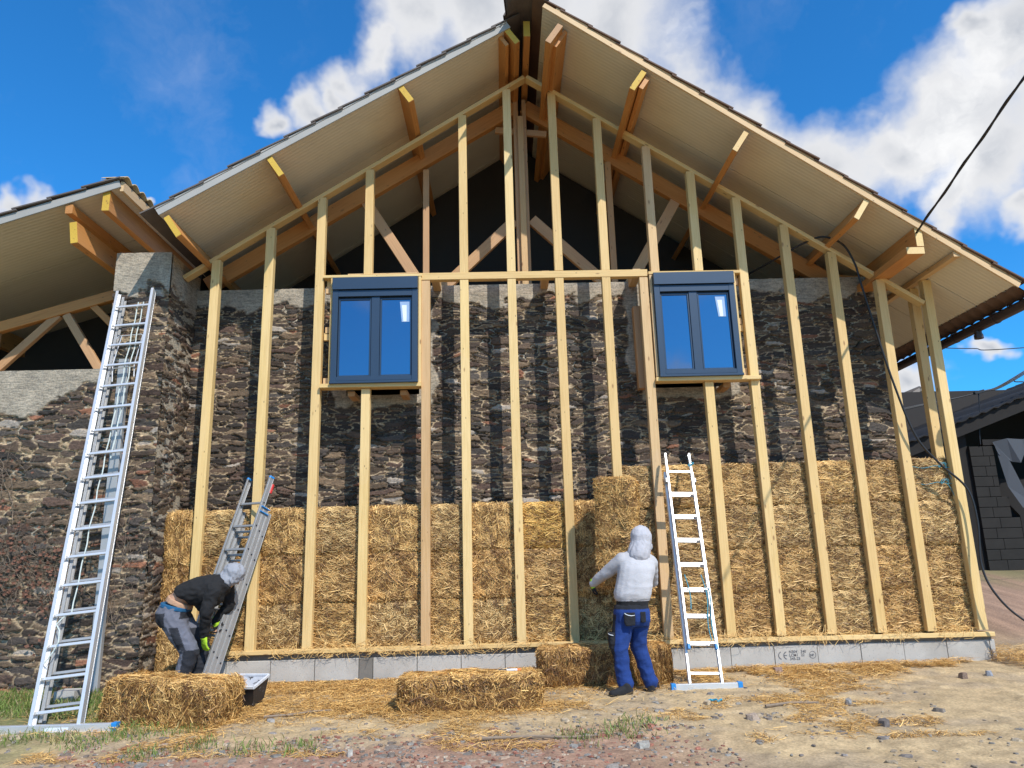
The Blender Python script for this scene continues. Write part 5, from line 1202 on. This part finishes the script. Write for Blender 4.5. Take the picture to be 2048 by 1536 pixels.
# ---- man in black, bent over, holding the triple ladder
m2 = empty('person', (-3.35, -.78, 0), 'bent-over person in black sweatshirt, grey hood and grey work trousers holding a ladder', 'person')
PE, KN1, AN1 = Vector((-3.46, -.76, .84)), (-3.215, -.86, .475), (-3.30, -.86, .09)
KN2, AN2 = (-3.18, -.66, .49), (-3.20, -.64, .09)
H1, H2 = (-3.45, -.85, .82), (-3.44, -.67, .82)
S1, E1, W1 = (-3.00, -.90, 1.075), (-3.05, -.93, .86), (-3.095, -.83, .635)
S2, E2, W2 = (-2.98, -.60, 1.09), (-2.97, -.53, .90), (-3.085, -.56, .745)
HC = Vector((-2.875, -.72, 1.225)); f2 = Vector((.66, -.05, -.72))
sp = [((-3.44, -.76, .94), .115, .15), ((-3.36, -.76, 1.02), .115, .15), ((-3.20, -.76, 1.10), .125, .16), ((-3.06, -.75, 1.125), .12, .16), ((-2.97, -.74, 1.15), .09, .12)]
dirs = [Vector((.55, 0, .83)), Vector((.8, 0, .6)), Vector((.93, 0, .36)), Vector((.97, 0, .25)), Vector((.9, 0, .4))]
def sring(c, d, a, b_, p=2.2): d = d.normalized(); return lring(c, Vector((-d.z, 0, d.x))*a, (0, b_, 0), p=p)
body = [loft([sring(c, d, a*.9, w*.92) for (c, a, w), d in zip(sp, dirs)])]
body += [ell(PE, .115, .15, .13)]+chain(((-3.0, -.74, 1.14), .07), ((-2.92, -.73, 1.19), .055), (tuple(HC), .055))+head(HC, f2, (.72, 0, .66), 1.0)
HN1 = Vector((.02, .10, -1)); HN2 = Vector((.35, -.2, -.8))
body += chain((S1, .052), (E1, .04), (W1, .028))+hand(W1, HN1, (.6, .7, 0), .95, .45)+chain((S2, .052), (E2, .04), (W2, .028))+hand(W2, HN2, (.0, -.8, -.3), .95, .8)
body += chain((H1, .09), (KN1, .06), (AN1, .042))+chain((H2, .09), (KN2, .06), (AN2, .042))+[cap((-3.32, -.86, .05), .035, (-3.15, -.88, .03), .028), cap((-3.22, -.64, .05), .035, (-3.06, -.64, .03), .028)]
organic('body', body, .009, M_SKIN, m2, SKIN, 0)
jk = [(( -3.345, -.76, 1.015), Vector((.62, 0, .78)), .142, .178), ((-3.30, -.76, 1.035), Vector((.75, 0, .65)), .15, .185), ((-3.18, -.76, 1.065), Vector((.92, 0, .40)), .155, .192), ((-3.05, -.75, 1.095), Vector((.97, 0, .25)), .145, .192), ((-2.98, -.74, 1.125), Vector((.92, 0, .38)), .118, .165), ((-2.93, -.74, 1.165), Vector((.8, 0, .6)), .085, .11)]
BLK = (.011, .011, .0125)
sw_ = [loft([sring(c, d, a, w) for c, d, a, w in jk]), cap((-3.06, -.76, 1.03), .13, (-3.14, -.76, .955), .105)]
sw_ += chain((S1, .082), (E1, .062), (W1, .046))+chain((S2, .08), (E2, .06), (W2, .046))
organic('black_sweatshirt', sw_, .010, M_CLOTH, m2, BLK, .010, 9, (1.6, .8, 1.6), 3)
hm2 = Matrix.Rotation(R(-38), 3, 'Y')
organic('hood', [ell(HC+Vector((.01, 0, .018)), .118, .100, .105, Matrix.Rotation(R(25), 3, 'Y')), cap(HC+Vector((-.04, 0, -.01)), .092, (-2.955, -.74, 1.15), .088), ell(HC+Vector((-.02, -.03, -.055)), .085, .08, .06)], .009, M_CLOTH, m2, (.31, .32, .355), .011, 13, (1.5, 1.5, .8), 3)
organic('undershirt', [loft([sring((-3.405, -.76, .935), Vector((.4, 0, .9)), .138, .168), sring((-3.385, -.76, .985), Vector((.45, 0, .88)), .132, .162)])], .008, M_CLOTH, m2, (.50, .30, .19), .003, 12)
organic('belt', [loft([sring((-3.435, -.76, .895), Vector((.25, 0, .97)), .152, .182, 2.4), sring((-3.425, -.76, .935), Vector((.25, 0, .97)), .150, .180, 2.4)])], .007, M_CLOTH, m2, (.012, .10, .22), .001, 12, smooth=1)
GY, DK = (.14, .145, .18), (.022, .024, .032)
def t2(p):
    if p.z > .80 and p.x > -3.33: return DK
    if p.y < -.76:
        if .50 < p.z < .72 and abs(p.x-(-3.365+(.72-p.z)*.42)) < .045: return DK        # thigh pocket
        if p.z < .50 and p.x > -3.255+(p.z-.45)*.12: return DK                            # knee panel
        if p.z > .72 and p.x < -3.46 and p.z < .86: return DK                             # seat pocket
    elif p.z < .7: return DK
    return GY
q_ = [loft([sring((-3.43, -.76, .92), Vector((.25, 0, .97)), .146, .178, 2.3), sring((-3.455, -.76, .85), Vector((.15, 0, 1)), .162, .188, 2.3), sring((-3.45, -.76, .78), Vector((0, 0, 1)), .160, .185, 2.3), sring((-3.43, -.76, .72), Vector((0, 0, 1)), .13, .17, 2.3)])]
q_ += chain((H1, .118), ((-3.34, -.86, .66), .108), (KN1, .090), ((-3.27, -.86, .28), .078), ((-3.30, -.86, .09), .076))+chain((H2, .115), (KN2, .088), ((-3.19, -.65, .28), .076), ((-3.20, -.64, .09), .074))
organic('work_trousers', q_, .008, M_CLOTH, m2, t2, .009, 9, (1.2, .8, 1.4), 2)
for h_, t_ in (((-3.35, -.86, 0), (-3.09, -.89, 0)), ((-3.25, -.64, 0), (-3.0, -.64, 0))):
    z = gz(h_[0], h_[1])-.004; organic('shoe', [(lambda vf: ([v+Vector((0, 0, z)) for v in vf[0]], vf[1]))(q) for q in shoe(h_, t_)], .008, M_CLOTH, m2, (.02, .02, .022), .002, 20, smooth=2)
def gc2(p): return GL if p.z > .455 else ((.014, .014, .016) if mnoise.noise(p*60) > -.1 else GL)
organic('glove', hand(W1, HN1, (.6, .7, 0), 1.05, .35, 1.22)+[cap(Vector(W1)+Vector((0, 0, .02)), .036, Vector(W1)-Vector((0, 0, .03)), .035)], .005, M_CLOTH, m2, gc2, 0)
organic('glove', hand(W2, HN2, (.0, -.8, -.3), 1.0, .8, 1.2)+[cap(Vector(W2)-HN2*.03, .034, Vector(W2)+HN2*.02, .033)], .005, M_CLOTH, m2, lambda p: GL if (p-Vector(W2)).length < .06 else (.014, .014, .016), 0)
